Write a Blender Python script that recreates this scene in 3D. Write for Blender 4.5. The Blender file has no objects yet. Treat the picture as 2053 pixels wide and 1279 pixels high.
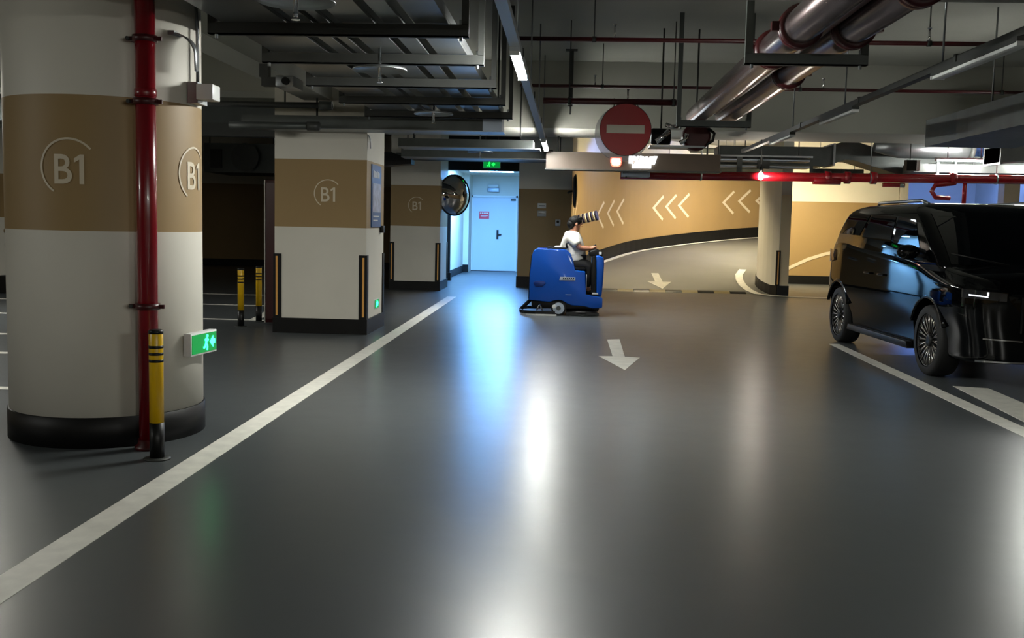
import bpy, bmesh, math, random
from mathutils import Vector, Matrix
random.seed(4)
PI = math.pi
S = bpy.context.scene
C = S.collection

# ------------------------------------------------------------------ camera, world, exposure
cd = bpy.data.cameras.new('camera'); cam = bpy.data.objects.new('camera', cd); C.objects.link(cam)
cd.sensor_fit = 'HORIZONTAL'; cd.sensor_width = 36.0; cd.lens = 2050.0 / 2053.0 * 36.0
cd.clip_start = 0.05; cd.clip_end = 200
_r = Vector((0.998243501, 0.055047217, 0.021902421)); _u = Vector((-0.026908247, 0.091907028, 0.99540396)); _f = Vector((-0.052781232, 0.994244890, -0.093226817))
M = Matrix.Identity(4)
for i in range(3):
    M[i][0] = _r[i]; M[i][1] = _u[i]; M[i][2] = -_f[i]
M[2][3] = 1.4
cam.matrix_world = M
S.camera = cam
w = bpy.data.worlds.new('world'); S.world = w; w.use_nodes = True
w.node_tree.nodes['Background'].inputs[0].default_value = (0.75, 0.8, 0.85, 1)
w.node_tree.nodes['Background'].inputs[1].default_value = 0.004
S.view_settings.view_transform = 'Standard'; S.view_settings.look = 'None'
S.view_settings.exposure = -0.3; S.view_settings.gamma = 1.0; S.view_settings.use_curve_mapping = False
try:
    S.cycles.use_denoising = True; S.cycles.max_bounces = 8; S.cycles.sample_clamp_indirect = 4.0
    S.cycles.caustics_reflective = False; S.cycles.caustics_refractive = False
except Exception: pass
L_TUBE = 480.0       # lane tubes
L_WARM = 820.0       # ramp lamps
L_COOL = 165.0       # corridor panel
L_PARK = 950.0      # parking-row lamps

# ------------------------------------------------------------------ materials
def lin(c):
    return tuple((v / 12.92 if v <= 0.04045 else ((v + 0.055) / 1.055) ** 2.4) for v in (x / 255.0 for x in c))
MATS = {}
def mat(name, rgb, rough=0.5, metal=0.0, var=0.0, scale=6.0, bump=0.0, bscale=40.0, coat=0.0, emit=0.0, ecol=None, spec=0.5, alpha=1.0, trans=0.0):
    m = bpy.data.materials.new(name); m.use_nodes = True
    nt = m.node_tree; b = nt.nodes['Principled BSDF']
    col = (*lin(rgb), 1)
    b.inputs['Base Color'].default_value = col
    b.inputs['Roughness'].default_value = rough; b.inputs['Metallic'].default_value = metal
    b.inputs['Specular IOR Level'].default_value = spec
    b.inputs['Coat Weight'].default_value = coat; b.inputs['Coat Roughness'].default_value = 0.04
    b.inputs['Alpha'].default_value = alpha; b.inputs['Transmission Weight'].default_value = trans
    if emit:
        b.inputs['Emission Color'].default_value = (*(lin(ecol or rgb)), 1); b.inputs['Emission Strength'].default_value = emit
    if var or bump:
        tc = nt.nodes.new('ShaderNodeTexCoord')
    if var:
        n = nt.nodes.new('ShaderNodeTexNoise'); n.inputs['Scale'].default_value = scale; n.inputs['Detail'].default_value = 5
        nt.links.new(tc.outputs['Object'], n.inputs['Vector'])
        r = nt.nodes.new('ShaderNodeValToRGB')
        r.color_ramp.elements[0].position = 0.3; r.color_ramp.elements[1].position = 0.7
        r.color_ramp.elements[0].color = tuple(max(0, v * (1 - var)) for v in col[:3]) + (1,)
        r.color_ramp.elements[1].color = tuple(min(1, v * (1 + var)) for v in col[:3]) + (1,)
        nt.links.new(n.outputs['Fac'], r.inputs['Fac']); nt.links.new(r.outputs['Color'], b.inputs['Base Color'])
    if bump:
        n2 = nt.nodes.new('ShaderNodeTexNoise'); n2.inputs['Scale'].default_value = bscale; n2.inputs['Detail'].default_value = 3
        nt.links.new(tc.outputs['Object'], n2.inputs['Vector'])
        bp = nt.nodes.new('ShaderNodeBump'); bp.inputs['Strength'].default_value = bump; bp.inputs['Distance'].default_value = 0.01
        nt.links.new(n2.outputs['Fac'], bp.inputs['Height']); nt.links.new(bp.outputs['Normal'], b.inputs['Normal'])
    MATS[name] = m
    return m

WHITE = mat('white_paint', (214, 210, 198), 0.55, var=0.03, scale=2)
TAN = mat('tan_paint', (151, 125, 83), 0.55, var=0.03, scale=2)
BLACKP = mat('black_skirting_paint', (13, 13, 13), 0.5, var=0.2, scale=8, spec=0.25)
LOGO = mat('logo_cream_paint', (214, 202, 178), 0.5)
CEIL = mat('grey_ceiling_paint', (160, 160, 150), 0.75, var=0.05, scale=1.2)
REDP = mat('red_pipe_paint', (150, 14, 26), 0.22, coat=0.4)
STANDR = mat('standpipe_red', (122, 13, 25), 0.25, coat=0.3)
DRED = mat('dark_red_paint', (62, 9, 13), 0.35)
YEL = mat('yellow_paint', (214, 170, 8), 0.3, var=0.05)
BLK = mat('black_plastic', (9, 9, 9), 0.42, spec=0.3)
RUB = mat('black_rubber', (16, 16, 16), 0.7)
STRIPEY = mat('amber_reflective_strip', (226, 168, 88), 0.3)
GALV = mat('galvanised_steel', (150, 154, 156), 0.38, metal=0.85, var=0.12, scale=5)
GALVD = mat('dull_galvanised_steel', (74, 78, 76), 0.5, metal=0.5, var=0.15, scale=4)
STEELD = mat('dark_painted_steel', (54, 56, 54), 0.5, metal=0.2, var=0.1)
TRAYM = mat('tray_sheet', (128, 132, 133), 0.28, metal=0.75, var=0.12, scale=3)
CLAD = mat('silver_cladding', (140, 126, 126), 0.26, metal=0.9, var=0.1, scale=5)
CHROME = mat('chrome', (222, 224, 226), 0.05, metal=1.0)
BLUEGREY = mat('pale_metal', (176, 188, 204), 0.4, metal=0.4)
PLATE = mat('white_plastic', (220, 222, 220), 0.4)
RAILM = mat('white_rail_enamel', (190, 196, 202), 0.4)
LINE = mat('white_road_paint', (220, 218, 208), 0.5, var=0.1, scale=9)
SCRB = mat('blue_plastic', (0, 70, 164), 0.3, coat=0.15, spec=0.3)
GREENB = mat('green_sign_face', (6, 96, 52), 0.4, emit=1.0, ecol=(6, 150, 60))
GREENG = mat('green_sign_glow', (90, 255, 190), 0.4, emit=7.0, ecol=(40, 250, 150))
GREENG2 = mat('green_hanging_glow', (60, 255, 120), 0.4, emit=2.6, ecol=(30, 240, 80))
SIGNR = mat('no_entry_red', (164, 16, 26), 0.4)
SIGNW = mat('no_entry_white', (214, 206, 190), 0.45)
FILM = mat('cloudy_plastic_film', (196, 196, 204), 0.35, alpha=0.4)
LETTER = mat('lit_white_letters', (255, 255, 255), 0.4, emit=9.0, ecol=(236, 248, 255))
ICONR = mat('lit_red_icon', (255, 120, 100), 0.4, emit=3.5, ecol=(255, 90, 70))
ICONW = mat('lit_white_icon', (255, 240, 225), 0.4, emit=7.0, ecol=(255, 226, 205))
FASC = mat('bronze_fascia', (82, 70, 60), 0.4, metal=0.25, var=0.05)
DOORM = mat('pale_door_enamel', (206, 214, 222), 0.45)
NOTICE = mat('red_notice_paper', (216, 36, 62), 0.5)
POSTB = mat('poster_blue', (44, 92, 152), 0.35)
POSTW = mat('poster_pale', (176, 182, 204), 0.4, var=0.25, scale=14)
MIRR = mat('mirror_face', (200, 200, 200), 0.03, metal=1.0)
CARP = mat('black_car_paint', (4, 5, 6), 0.035, spec=0.32)
CARG = mat('dark_car_glass', (4, 6, 9), 0.015, spec=0.5)
RIM = mat('machined_alloy', (176, 172, 166), 0.25, metal=0.9)
RIMD = mat('dark_alloy', (26, 26, 27), 0.4, metal=0.5)
LAMPG = mat('headlamp_glass', (30, 32, 36), 0.03, spec=0.8)
DRL = mat('headlamp_light_strip', (240, 244, 250), 0.2, emit=1.6, ecol=(240, 246, 255))
TAIL = mat('tail_lamp_red', (70, 8, 10), 0.1, coat=1.0)
SKIN = mat('skin', (176, 122, 96), 0.5)
HAIR = mat('black_hair', (9, 8, 8), 0.6, spec=0.15, bump=0.5, bscale=90)
SHIRT = mat('white_cotton', (216, 214, 206), 0.8, bump=0.3, bscale=26)
TROUS = mat('black_trousers', (14, 14, 16), 0.8)
NAVY = mat('navy_stripe', (30, 38, 88), 0.6)
LWARM = mat('tube_glow_neutral', (255, 255, 255), 0.5, emit=L_TUBE, ecol=(252, 253, 246))
LRAMP = mat('tube_glow_warm', (255, 255, 255), 0.5, emit=L_WARM, ecol=(255, 236, 190))
LCOOL = mat('panel_glow_cool', (255, 255, 255), 0.5, emit=L_COOL, ecol=(112, 178, 255))
LBLUE = mat('tube_glow_blue', (255, 255, 255), 0.5, emit=220.0, ecol=(120, 160, 255))
LPARK = mat('tube_glow_parking', (255, 255, 255), 0.5, emit=L_PARK, ecol=(252, 252, 244))

# glossy sealed concrete floor: faint cloudy colour, worn gloss, swirl marks
def floor_mat():
    m = bpy.data.materials.new('sealed_grey_floor'); m.use_nodes = True
    nt = m.node_tree; b = nt.nodes['Principled BSDF']
    tc = nt.nodes.new('ShaderNodeTexCoord')
    n = nt.nodes.new('ShaderNodeTexNoise'); n.inputs['Scale'].default_value = 0.55; n.inputs['Detail'].default_value = 2; n.inputs['Roughness'].default_value = 0.5
    nt.links.new(tc.outputs['Object'], n.inputs['Vector'])
    b.inputs['Base Color'].default_value = (*lin((78, 82, 84)), 1)
    b.inputs['Roughness'].default_value = 0.235
    tc = nt.nodes.new('ShaderNodeTexCoord'); n = nt.nodes.new('ShaderNodeTexNoise'); n.inputs['Scale'].default_value = 3.0; n.inputs['Detail'].default_value = 9; n.inputs['Roughness'].default_value = 0.75
    nt.links.new(tc.outputs['Object'], n.inputs['Vector'])
    r = nt.nodes.new('ShaderNodeMapRange'); r.inputs['From Min'].default_value = 0.25; r.inputs['From Max'].default_value = 0.75; r.inputs['To Min'].default_value = 0.28; r.inputs['To Max'].default_value = 0.32
    nt.links.new(n.outputs['Fac'], r.inputs['Value']); nt.links.new(r.outputs['Result'], b.inputs['Roughness'])
    b.inputs['Specular IOR Level'].default_value = 0.5
    return m
FLOOR = floor_mat()
RAMPF = mat('ramp_concrete', (100, 99, 94), 0.5, var=0.06, scale=1.5)

# ------------------------------------------------------------------ builders
WL = {}
class MB:
    def __init__(s): s.bm = bmesh.new(); s.mats = []
    def mi(s, m):
        if m not in s.mats: s.mats.append(m)
        return s.mats.index(m)
    def box(s, lo, hi, m, rz=0.0, piv=None):
        x0, y0, z0 = lo; x1, y1, z1 = hi
        vs = [Vector(p) for p in ((x0,y0,z0),(x1,y0,z0),(x1,y1,z0),(x0,y1,z0),(x0,y0,z1),(x1,y0,z1),(x1,y1,z1),(x0,y1,z1))]
        if rz:
            c = Vector(piv) if piv else (vs[0] + vs[6]) / 2
            R = Matrix.Rotation(rz, 3, 'Z'); vs = [c + R @ (v - c) for v in vs]
        b = [s.bm.verts.new(v) for v in vs]; k = s.mi(m)
        for f in ((3,2,1,0),(4,5,6,7),(0,1,5,4),(1,2,6,5),(2,3,7,6),(3,0,4,7)):
            s.bm.faces.new([b[i] for i in f]).material_index = k
        return s
    def rings(s, rings, m, caps=True, closed=True, smooth=True, mlist=None):
        k = s.mi(m); R = [[s.bm.verts.new(p) for p in r] for r in rings]; n = len(R[0])
        for i in range(len(R) - 1):
            kk = s.mi(mlist[i]) if mlist else k
            for j in range(n if closed else n - 1):
                a, b2 = j, (j + 1) % n
                f = s.bm.faces.new((R[i][a], R[i][b2], R[i+1][b2], R[i+1][a])); f.material_index = kk; f.smooth = smooth
        if caps and closed:
            for r, rev in ((R[0], True), (R[-1], False)):
                try:
                    f = s.bm.faces.new(list(reversed(r)) if rev else r); f.material_index = s.mi(mlist[0 if rev else -1]) if mlist else k
                except ValueError: pass
        return s
    def tube(s, pts, r, m, n=12, caps=True):
        P = [Vector(p) for p in pts]; rings = []; up = None
        for i, p in enumerate(P):
            t = (P[min(i+1, len(P)-1)] - P[max(i-1, 0)]).normalized()
            if up is None:
                up = Vector((0,0,1)) if abs(t.z) < 0.9 else Vector((1,0,0))
            a = t.cross(up).normalized(); b = a.cross(t).normalized(); up = b
            rr = r[i] if isinstance(r, (list, tuple)) else r
            rings.append([p + rr * (math.cos(2*PI*j/n) * a + math.sin(2*PI*j/n) * b) for j in range(n)])
        return s.rings(rings, m, caps)
    def lathe(s, prof, c, m, n=32, axis='Z', mlist=None, smooth=True, caps=True):
        c = Vector(c); rings = []
        for (r, h) in prof:
            ring = []
            for j in range(n):
                a = 2*PI*j/n; x, y = r*math.cos(a), r*math.sin(a)
                p = {'Z': (x, y, h), 'Y': (x, h, -y), 'X': (h, x, y)}[axis] if not isinstance(axis, Matrix) else axis @ Vector((x, y, h))
                ring.append(c + Vector(p))
            rings.append(ring)
        return s.rings(rings, m, caps, smooth=smooth, mlist=mlist)
    def prism(s, poly, f0, f1, m):   # poly: list of 2d points, f0/f1: functions 2d -> 3d for the two caps
        k = s.mi(m); A = [s.bm.verts.new(f0(p)) for p in poly]; B = [s.bm.verts.new(f1(p)) for p in poly]; n = len(poly)
        for f in (list(reversed(A)), B): s.bm.faces.new(f).material_index = k
        for j in range(n):
            s.bm.faces.new((A[j], A[(j+1)%n], B[(j+1)%n], B[j])).material_index = k
        return s
    def extr(s, poly, plane, a, b, m):
        g = {'XY': lambda p, t: (p[0], p[1], t), 'XZ': lambda p, t: (p[0], t, p[1]), 'YZ': lambda p, t: (t, p[0], p[1])}[plane]
        return s.prism(poly, lambda p: g(p, a), lambda p: g(p, b), m)
    def ball(s, c, r, m, n=16, k=10):
        rr = r if isinstance(r, (tuple, list)) else (r, r, r); rings = []
        for i in range(k + 1):
            t = PI * (0.02 + 0.96 * i / k)
            rings.append([(c[0] + rr[0]*math.sin(t)*math.cos(2*PI*j/n), c[1] + rr[1]*math.sin(t)*math.sin(2*PI*j/n), c[2] - rr[2]*math.cos(t)) for j in range(n)])
        return s.rings(rings, m)
    def build(s, name, parent=None, loc=None, bevel=0.0, bseg=2, weld=False):
        bmesh.ops.recalc_face_normals(s.bm, faces=s.bm.faces[:])
        if bevel:
            es = [e for e in s.bm.edges if len(e.link_faces) == 2 and e.calc_face_angle(0) > 0.5]
            bmesh.ops.bevel(s.bm, geom=es, offset=bevel, segments=bseg, affect='EDGES', profile=0.5, clamp_overlap=True)
            for f in s.bm.faces: f.smooth = True
        off = WL[parent] if parent is not None else Vector(loc or (0,0,0))
        if off.length: bmesh.ops.translate(s.bm, vec=-off, verts=s.bm.verts[:])
        me = bpy.data.meshes.new(name); s.bm.to_mesh(me); s.bm.free()
        for m in s.mats: me.materials.append(m)
        if bevel:
            try: me.set_sharp_from_angle(angle=0.7)
            except Exception: pass
        o = bpy.data.objects.new(name, me); C.objects.link(o)
        WL[o] = Vector(off)
        if parent is not None: o.parent = parent
        else: o.location = off
        return o

def tag(o, label=None, cat=None, group=None, kind=None):
    if label: o['label'] = label
    if cat: o['category'] = cat
    if group: o['group'] = group
    if kind: o['kind'] = kind
    return o
def thing(name, label, cat, loc=(0,0,0), rz=0.0, group=None, local=False):
    o = bpy.data.objects.new(name, None); C.objects.link(o); o.empty_display_size = 0.1
    o.location = loc; o.rotation_euler = (0, 0, rz)
    WL[o] = Vector((0,0,0)) if local else Vector(loc)
    return tag(o, label, cat, group)
def dup(root, loc, label):
    r = root.copy(); C.objects.link(r); r.location = loc; r['label'] = label
    for ch in list(root.children):
        c = ch.copy(); C.objects.link(c); c.parent = r
        for g in ch.children:
            d = g.copy(); C.objects.link(d); d.parent = c
    return r
def box(name, lo, hi, m, parent=None, bevel=0.0, loc=None):
    return MB().box(lo, hi, m).build(name, parent, loc, bevel)
def struct(o, label=None, cat=None): return tag(o, label, cat, None, 'structure')
def text_polys(txt, size, fat=0.0):
    cu = bpy.data.curves.new('t', 'FONT'); cu.body = txt; cu.size = size; cu.align_x = 'CENTER'; cu.align_y = 'CENTER'; cu.resolution_u = 4; cu.offset = fat
    o = bpy.data.objects.new('t', cu); C.objects.link(o)
    dg = bpy.context.evaluated_depsgraph_get(); me = bpy.data.meshes.new_from_object(o.evaluated_get(dg))
    V = [v.co.copy() for v in me.vertices]; F = [list(p.vertices) for p in me.polygons]
    bpy.data.objects.remove(o); bpy.data.curves.remove(cu); bpy.data.meshes.remove(me)
    return V, F
def mapped(name, V, F, fn, m, parent):   # flat 2d mesh -> laid on a surface by fn(x, y)
    mb = MB(); k = mb.mi(m); vs = [mb.bm.verts.new(fn(v[0], v[1])) for v in V]
    for f in F:
        try: mb.bm.faces.new([vs[i] for i in f]).material_index = k
        except ValueError: pass
    return mb.build(name, parent)
def arc_strip(r, wdt, a0, a1, n=40):
    V = []; F = []
    for i in range(n + 1):
        a = a0 + (a1 - a0) * i / n
        V += [Vector(((r - wdt/2)*math.cos(a), (r - wdt/2)*math.sin(a), 0)), Vector(((r + wdt/2)*math.cos(a), (r + wdt/2)*math.sin(a), 0))]
        if i: F.append([2*i-2, 2*i, 2*i+1, 2*i-1])
    return V, F
def strip2(pts, wdt):   # mitred flat stroke through 2d points
    V = []; F = []; P = [Vector((p[0], p[1], 0)) for p in pts]
    for i, p in enumerate(P):
        a = (P[i] - P[i-1]).normalized() if i else (P[1] - P[0]).normalized()
        b = (P[i+1] - P[i]).normalized() if i < len(P)-1 else a
        t = (a + b).normalized(); nrm = Vector((-t.y, t.x, 0)); k = wdt / 2 / max(0.3, nrm.dot(Vector((-a.y, a.x, 0))))
        V += [p - nrm*k, p + nrm*k]
        if i: F.append([2*i-2, 2*i, 2*i+1, 2*i-1])
    return V, F
def logo(parent, fn, m=LOGO):   # level mark: open ring around B1
    V, F = text_polys('B', 0.2, 0.002)
    xs = [v.x for v in V]; ys = [v.y for v in V]; x0, x1, y0, y1 = min(xs), max(xs), min(ys), max(ys)
    V = [Vector((-.083 + (v.x - x0)/(x1 - x0)*.105, -.098 + (v.y - y0)/(y1 - y0)*.172, 0)) for v in V]
    k = len(V); V += [Vector(p) for p in ((.064, -.098, 0), (.090, -.098, 0), (.090, .074, 0), (.068, .074, 0), (.034, .050, 0), (.034, .026, 0), (.064, .044, 0))]
    F.append([k, k+1, k+2, k+6]); F.append([k+6, k+2, k+3]); F.append([k+6, k+3, k+4, k+5])
    mapped('level_letters', V, F, fn, m, parent)
    V, F = arc_strip(0.165, 0.012, math.radians(40), math.radians(238)); mapped('logo_ring', V, F, fn, m, parent)

# ------------------------------------------------------------------ structure
BT0, BT1, SK = 1.30, 2.12, 0.185       # tan band, skirting heights
FX0, FX1, FY0, FY1, CZ = -14.0, 13.0, -8.0, 36.0, 3.8
floor = struct(MB().box((FX0, FY0, -0.2), (FX1, FY1, 0), FLOOR).build('floor'), 'glossy grey sealed garage floor with white painted lines', 'floor')
ceiling = struct(MB().box((FX0, FY0, CZ), (FX1, FY1, CZ + 0.2), CEIL).build('ceiling'), 'grey concrete garage ceiling with deep beams', 'ceiling')
def beam(lo, hi): return box('beam', lo, hi, CEIL, ceiling)
beam((FX0, 5.95, 2.87), (FX1, 6.85, CZ))
beam((FX0, 15.4, 2.82), (FX1, 17.0, CZ))
beam((-3.22, 6.85, 2.82), (-2.88, 12.4, CZ))
beam((-3.22, 13.5, 2.82), (-2.88, 15.4, CZ))
beam((FX0, 12.6, 2.95), (-3.22, 13.3, CZ))
beam((FX0, -2.6, 2.87), (FX1, -1.7, CZ))

def wall(name, lo, hi, mats=None, band=True):
    """upright slab whose paint changes with height: skirting is a separate child"""
    zs = [lo[2]] + ([BT1] if band and BT1 < hi[2] else []) + [hi[2]]
    mb = MB()
    for a, b in zip(zs, zs[1:]):
        mb.box((lo[0], lo[1], a), (hi[0], hi[1], b), TAN if (band and b <= BT1 + 1e-6) else WHITE)
    o = struct(mb.build(name)); return o
def skirt(parent, lo, hi): return box('skirting', lo, hi, BLACKP, parent)

wl = wall('wall_left', (FX0 - 0.2, FY0, 0), (FX0, FY1, CZ))
wr = wall('wall_right', (FX1, FY0, 0), (FX1 + 0.2, FY1, CZ))
wrear = wall('wall_rear', (FX0, FY0 - 0.2, 0), (FX1, FY0, CZ))
wfar = struct(MB().box((-14, 36, 0), (13, 36.2, CZ), WHITE).build('wall_far'))
wb = MB().box((-14, 29.4, 0), (-3.15, 29.6, 2.36), TAN).box((-14, 29.4, 2.36), (-3.15, 29.6, CZ), WHITE).build('wall_back_left')
struct(wb, 'dark tan back wall of the unlit bays', 'wall'); skirt(wb, (-14, 29.36, 0), (-3.15, 29.4, SK))

# corridor
cwl = struct(MB().box((-3.15, 22.0, 0), (-2.95, 29.75, CZ), WHITE).box((-2.95, 28.7, 0), (-2.8, 29.75, 2.75), WHITE).build('wall_corridor_left'))
skirt(cwl, (-2.95, 22.0, 0), (-2.93, 28.7, SK)); skirt(cwl, (-2.95, 28.67, 0), (-2.79, 28.7, SK + .03))
cwb = struct(MB().box((-2.8, 29.65, 2.16), (-1.1, 29.85, 2.75), WHITE).box((-1.5, 29.65, 0), (-1.1, 29.85, 2.16), WHITE).build('wall_corridor_back'))
ccl = struct(MB().box((-2.95, 22.75, 2.75), (-1.1, 29.85, 2.85), WHITE).build('ceiling_corridor'))
lint = struct(MB().box((-2.95, 22.4, 2.53), (-1.1, 22.7, CZ), BLACKP).build('trim_1'), 'black lintel over the bright corridor mouth', 'lintel')
jamb = struct(MB().box((-2.95, 24.4, SK), (-2.82, 24.52, 2.5), BLACKP).box((-2.95, 24.35, 0), (-2.79, 24.57, SK), BLACKP).build('trim_2'), 'slim black post on the corridor side wall', 'trim')

# door
door = struct(MB().box((-2.8, 29.6, 0.0), (-1.5, 29.66, 2.16), DOORM).build('door_1'), 'pale metal door at the end of the bright corridor', 'door')
fr = MB().box((-2.82, 29.55, 0.02), (-2.77, 29.62, 2.18), PLATE).box((-1.53, 29.55, 0.02), (-1.48, 29.62, 2.18), PLATE).box((-2.82, 29.55, 2.13), (-1.48, 29.62, 2.18), PLATE).build('door_frame', door)
box('threshold', (-2.8, 29.54, 0), (-1.5, 29.62, 0.018), STEELD, door)
h = MB().box((-2.075, 29.575, 0.93), (-2.015, 29.6, 1.2), BLK).box((-2.05, 29.53, 1.05), (-1.93, 29.575, 1.085), BLK).build('door_handle', door)
box('door_closer', (-1.68, 29.54, 2.04), (-1.53, 29.6, 2.1), STEELD, door)
nt_ = thing('notice', 'red notice taped to the pale corridor door', 'notice', (-2.45, 29.59, 1.6))
box('sheet', (-2.58, 29.588, 1.51), (-2.3, 29.597, 1.72), NOTICE, nt_)
mb = MB()
for i in range(5): mb.box((-2.56 + i*.05, 29.584, 1.655), (-2.525 + i*.05, 29.588, 1.69), PLATE)
mb.box((-2.54, 29.584, 1.59), (-2.34, 29.588, 1.605), PLATE).box((-2.54, 29.584, 1.555), (-2.38, 29.588, 1.568), PLATE)
mb.build('print', nt_)
el = thing('emergency_lamp', 'boxy white emergency lamp above the corridor door', 'lamp', (-2.2, 29.6, 2.3))
box('lamp_body', (-2.36, 29.54, 2.28), (-2.02, 29.65, 2.4), BLUEGREY, el, 0.01); box('diffuser', (-2.34, 29.52, 2.4), (-2.04, 29.65, 2.5), PLATE, el, 0.02)
cp = thing('corridor_panel_light', 'cool white ceiling panel lighting the corridor', 'lamp', (-2.0, 26, 2.75))
box('panel_frame', (-2.6, 25.4, 2.715), (-1.4, 26.6, 2.75), PLATE, cp); box('diffuser', (-2.55, 25.45, 2.70), (-1.45, 26.55, 2.716), LCOOL, cp)
cp2 = thing('corridor_panel_light', 'second cool ceiling panel close to the corridor mouth', 'lamp', (-1.6, 23.6, 2.75))
box('panel_frame', (-1.75, 23.2, 2.715), (-1.25, 24.4, 2.75), PLATE, cp2); box('diffuser', (-1.72, 23.23, 2.70), (-1.28, 24.37, 2.716), LCOOL, cp2)

# dark block between corridor and ramp
blk = struct(MB().box((-1.1, 22.4, 0), (0.05, 29.85, BT1 + .03), TAN).box((-1.1, 22.4, BT1 + .03), (0.05, 29.85, CZ), WHITE).build('wall_divider'), 'dim tan wall block between corridor and ramp', 'wall')
skirt(blk, (-1.12, 22.37, 0), (0.07, 22.4, SK + .06)); skirt(blk, (-1.12, 22.4, 0), (-1.1, 29.5, SK))
p1 = thing('wall_plate', 'upper small pale plate on the dim wall beside the corridor', 'plate', (-.59, 22.39, 1.8)); box('plate_body', (-.685, 22.375, 1.74), (-.5, 22.4, 1.85), PLATE, p1, .006); box('plate_print', (-.66, 22.372, 1.785), (-.525, 22.376, 1.8), GALVD, p1)
p2 = thing('wall_plate', 'lower small pale plate on the dim wall beside the corridor', 'plate', (-.59, 22.39, 1.62)); box('plate_body', (-.685, 22.375, 1.56), (-.495, 22.4, 1.69), GALV, p2, .006); box('plate_print', (-.66, 22.372, 1.61), (-.52, 22.376, 1.63), GALVD, p2)
bt = thing('call_button', 'small pale call button box near the edge of the dim wall', 'button', (-.235, 22.39, 1.43)); box('button_box', (-.29, 22.36, 1.36), (-.18, 22.4, 1.5), BLUEGREY, bt, .01)
MB().lathe([(0.03, 0), (0.03, -.015)], (-.235, 22.36, 1.45), BLK, 12, 'Y').build('button', bt)

# ramp
RS, RY = 0.12, 22.2
rz = lambda y: max(0, RS * (y - RY))
RW = [(.05, 22.4), (.2, 24.0), (.5, 25.4), (.99, 26.6), (1.64, 27.9), (2.54, 29.0), (3.8, 30.2), (5.7, 31.6), (9.0, 33.0)]
def smooth_poly(P, n=5):
    out = []
    for i in range(len(P) - 1):
        p0, p1_, p2_, p3 = (Vector((*P[max(0, min(len(P)-1, k))], 0)) for k in (i-1, i, i+1, i+2))
        for j in range(n):
            t = j / n
            out.append(0.5 * ((2*p1_) + (-p0 + p2_)*t + (2*p0 - 5*p1_ + 4*p2_ - p3)*t*t + (-p0 + 3*p1_ - 3*p2_ + p3)*t**3))
    out.append(Vector((*P[-1], 0))); return out
RP = smooth_poly(RW); RL = [0.0]
_pl = 0.0
for a, b in zip(RW, RW[1:]): _pl += math.hypot(b[0]-a[0], b[1]-a[1])
for a, b in zip(RP, RP[1:]): RL.append(RL[-1] + (b - a).length)
def rw_at(u, off=0.0):
    u = u * RL[-1] / _pl
    for i in range(len(RP) - 1):
        if u <= RL[i+1] or i == len(RP) - 2:
            t = (u - RL[i]) / (RL[i+1] - RL[i]); d = (RP[i+1] - RP[i]).normalized(); nrm = Vector((d.y, -d.x, 0))
            return RP[i].lerp(RP[i+1], t) + nrm * off
def ribbon(pts, zlo, zhi, m, off0, off1):
    mb = MB(); rings = []
    for i, p in enumerate(pts):
        d = (pts[min(i+1, len(pts)-1)] - pts[max(i-1, 0)]).normalized(); nrm = Vector((d.y, -d.x, 0))
        a = p + nrm*off0; b = p + nrm*off1; l, hh = zlo(p), zhi(p)
        rings.append([(a.x, a.y, l), (b.x, b.y, l), (b.x, b.y, hh), (a.x, a.y, hh)])
    return mb.rings(rings, m, smooth=False)
CC = Vector((7.0, 23.0, 0)); CR = 2.76
arc = [CC + CR * Vector((math.cos(a), math.sin(a), 0)) for a in [math.radians(202 - i * 5) for i in range(0, 14)]]
rfl = MB().extr([(0.0, RY), (4.44, RY)] + [(p.x + .05, p.y) for p in arc if p.y > RY + .02] + [(4.93, 27.0), (8.5, 27.0), (8.5, 33.0), (0, 33.0)], 'XY', 0, 0.001, RAMPF)
bmv = rfl.bm
for v in bmv.verts:
    v.co.z = (rz(v.co.y) + 0.002) if v.co.z > 0.0005 else rz(v.co.y) - 0.05
struct(rfl.build('floor_ramp'), 'grey ramp floor curving up behind the barrier', 'ramp')
rwall = struct(ribbon(RP, lambda p: -0.1, lambda p: 2.95, TAN, 0, -0.25).build('wall_ramp'), 'curved tan ramp wall painted with cream chevrons', 'wall')
ribbon(RP, lambda p: 2.95, lambda p: CZ + .1, WHITE, 0, -0.25).build('upper_wall', rwall)
ribbon(RP, lambda p: rz(p.y) - .02, lambda p: rz(p.y) + .2 + .012 * p.y * .3, BLACKP, 0.03, -0.02).build('skirting', rwall)
ribbon(RP[5:], lambda p: rz(p.y) + .0, lambda p: rz(p.y) + 0.012, LINE, 0.22, 0.08).build('edge_line', rwall)
for (u, z) in [(.42, 1.56), (1.05, 1.58), (3.66, 1.65), (4.35, 1.71), (4.99, 1.77), (6.92, 1.91), (7.49, 1.96), (8.05, 2.01), (9.95, 2.15), (10.6, 2.21), (11.28, 2.24)]:
    V, F = strip2([(u + .43, z + .34), (u + .215, z + .17), (u, z), (u + .215, z - .16), (u + .43, z - .32)], .075)
    mapped('chevron', V, F, lambda a, b: (*(rw_at(a, .006).xy), b), LOGO, rwall)

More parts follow.
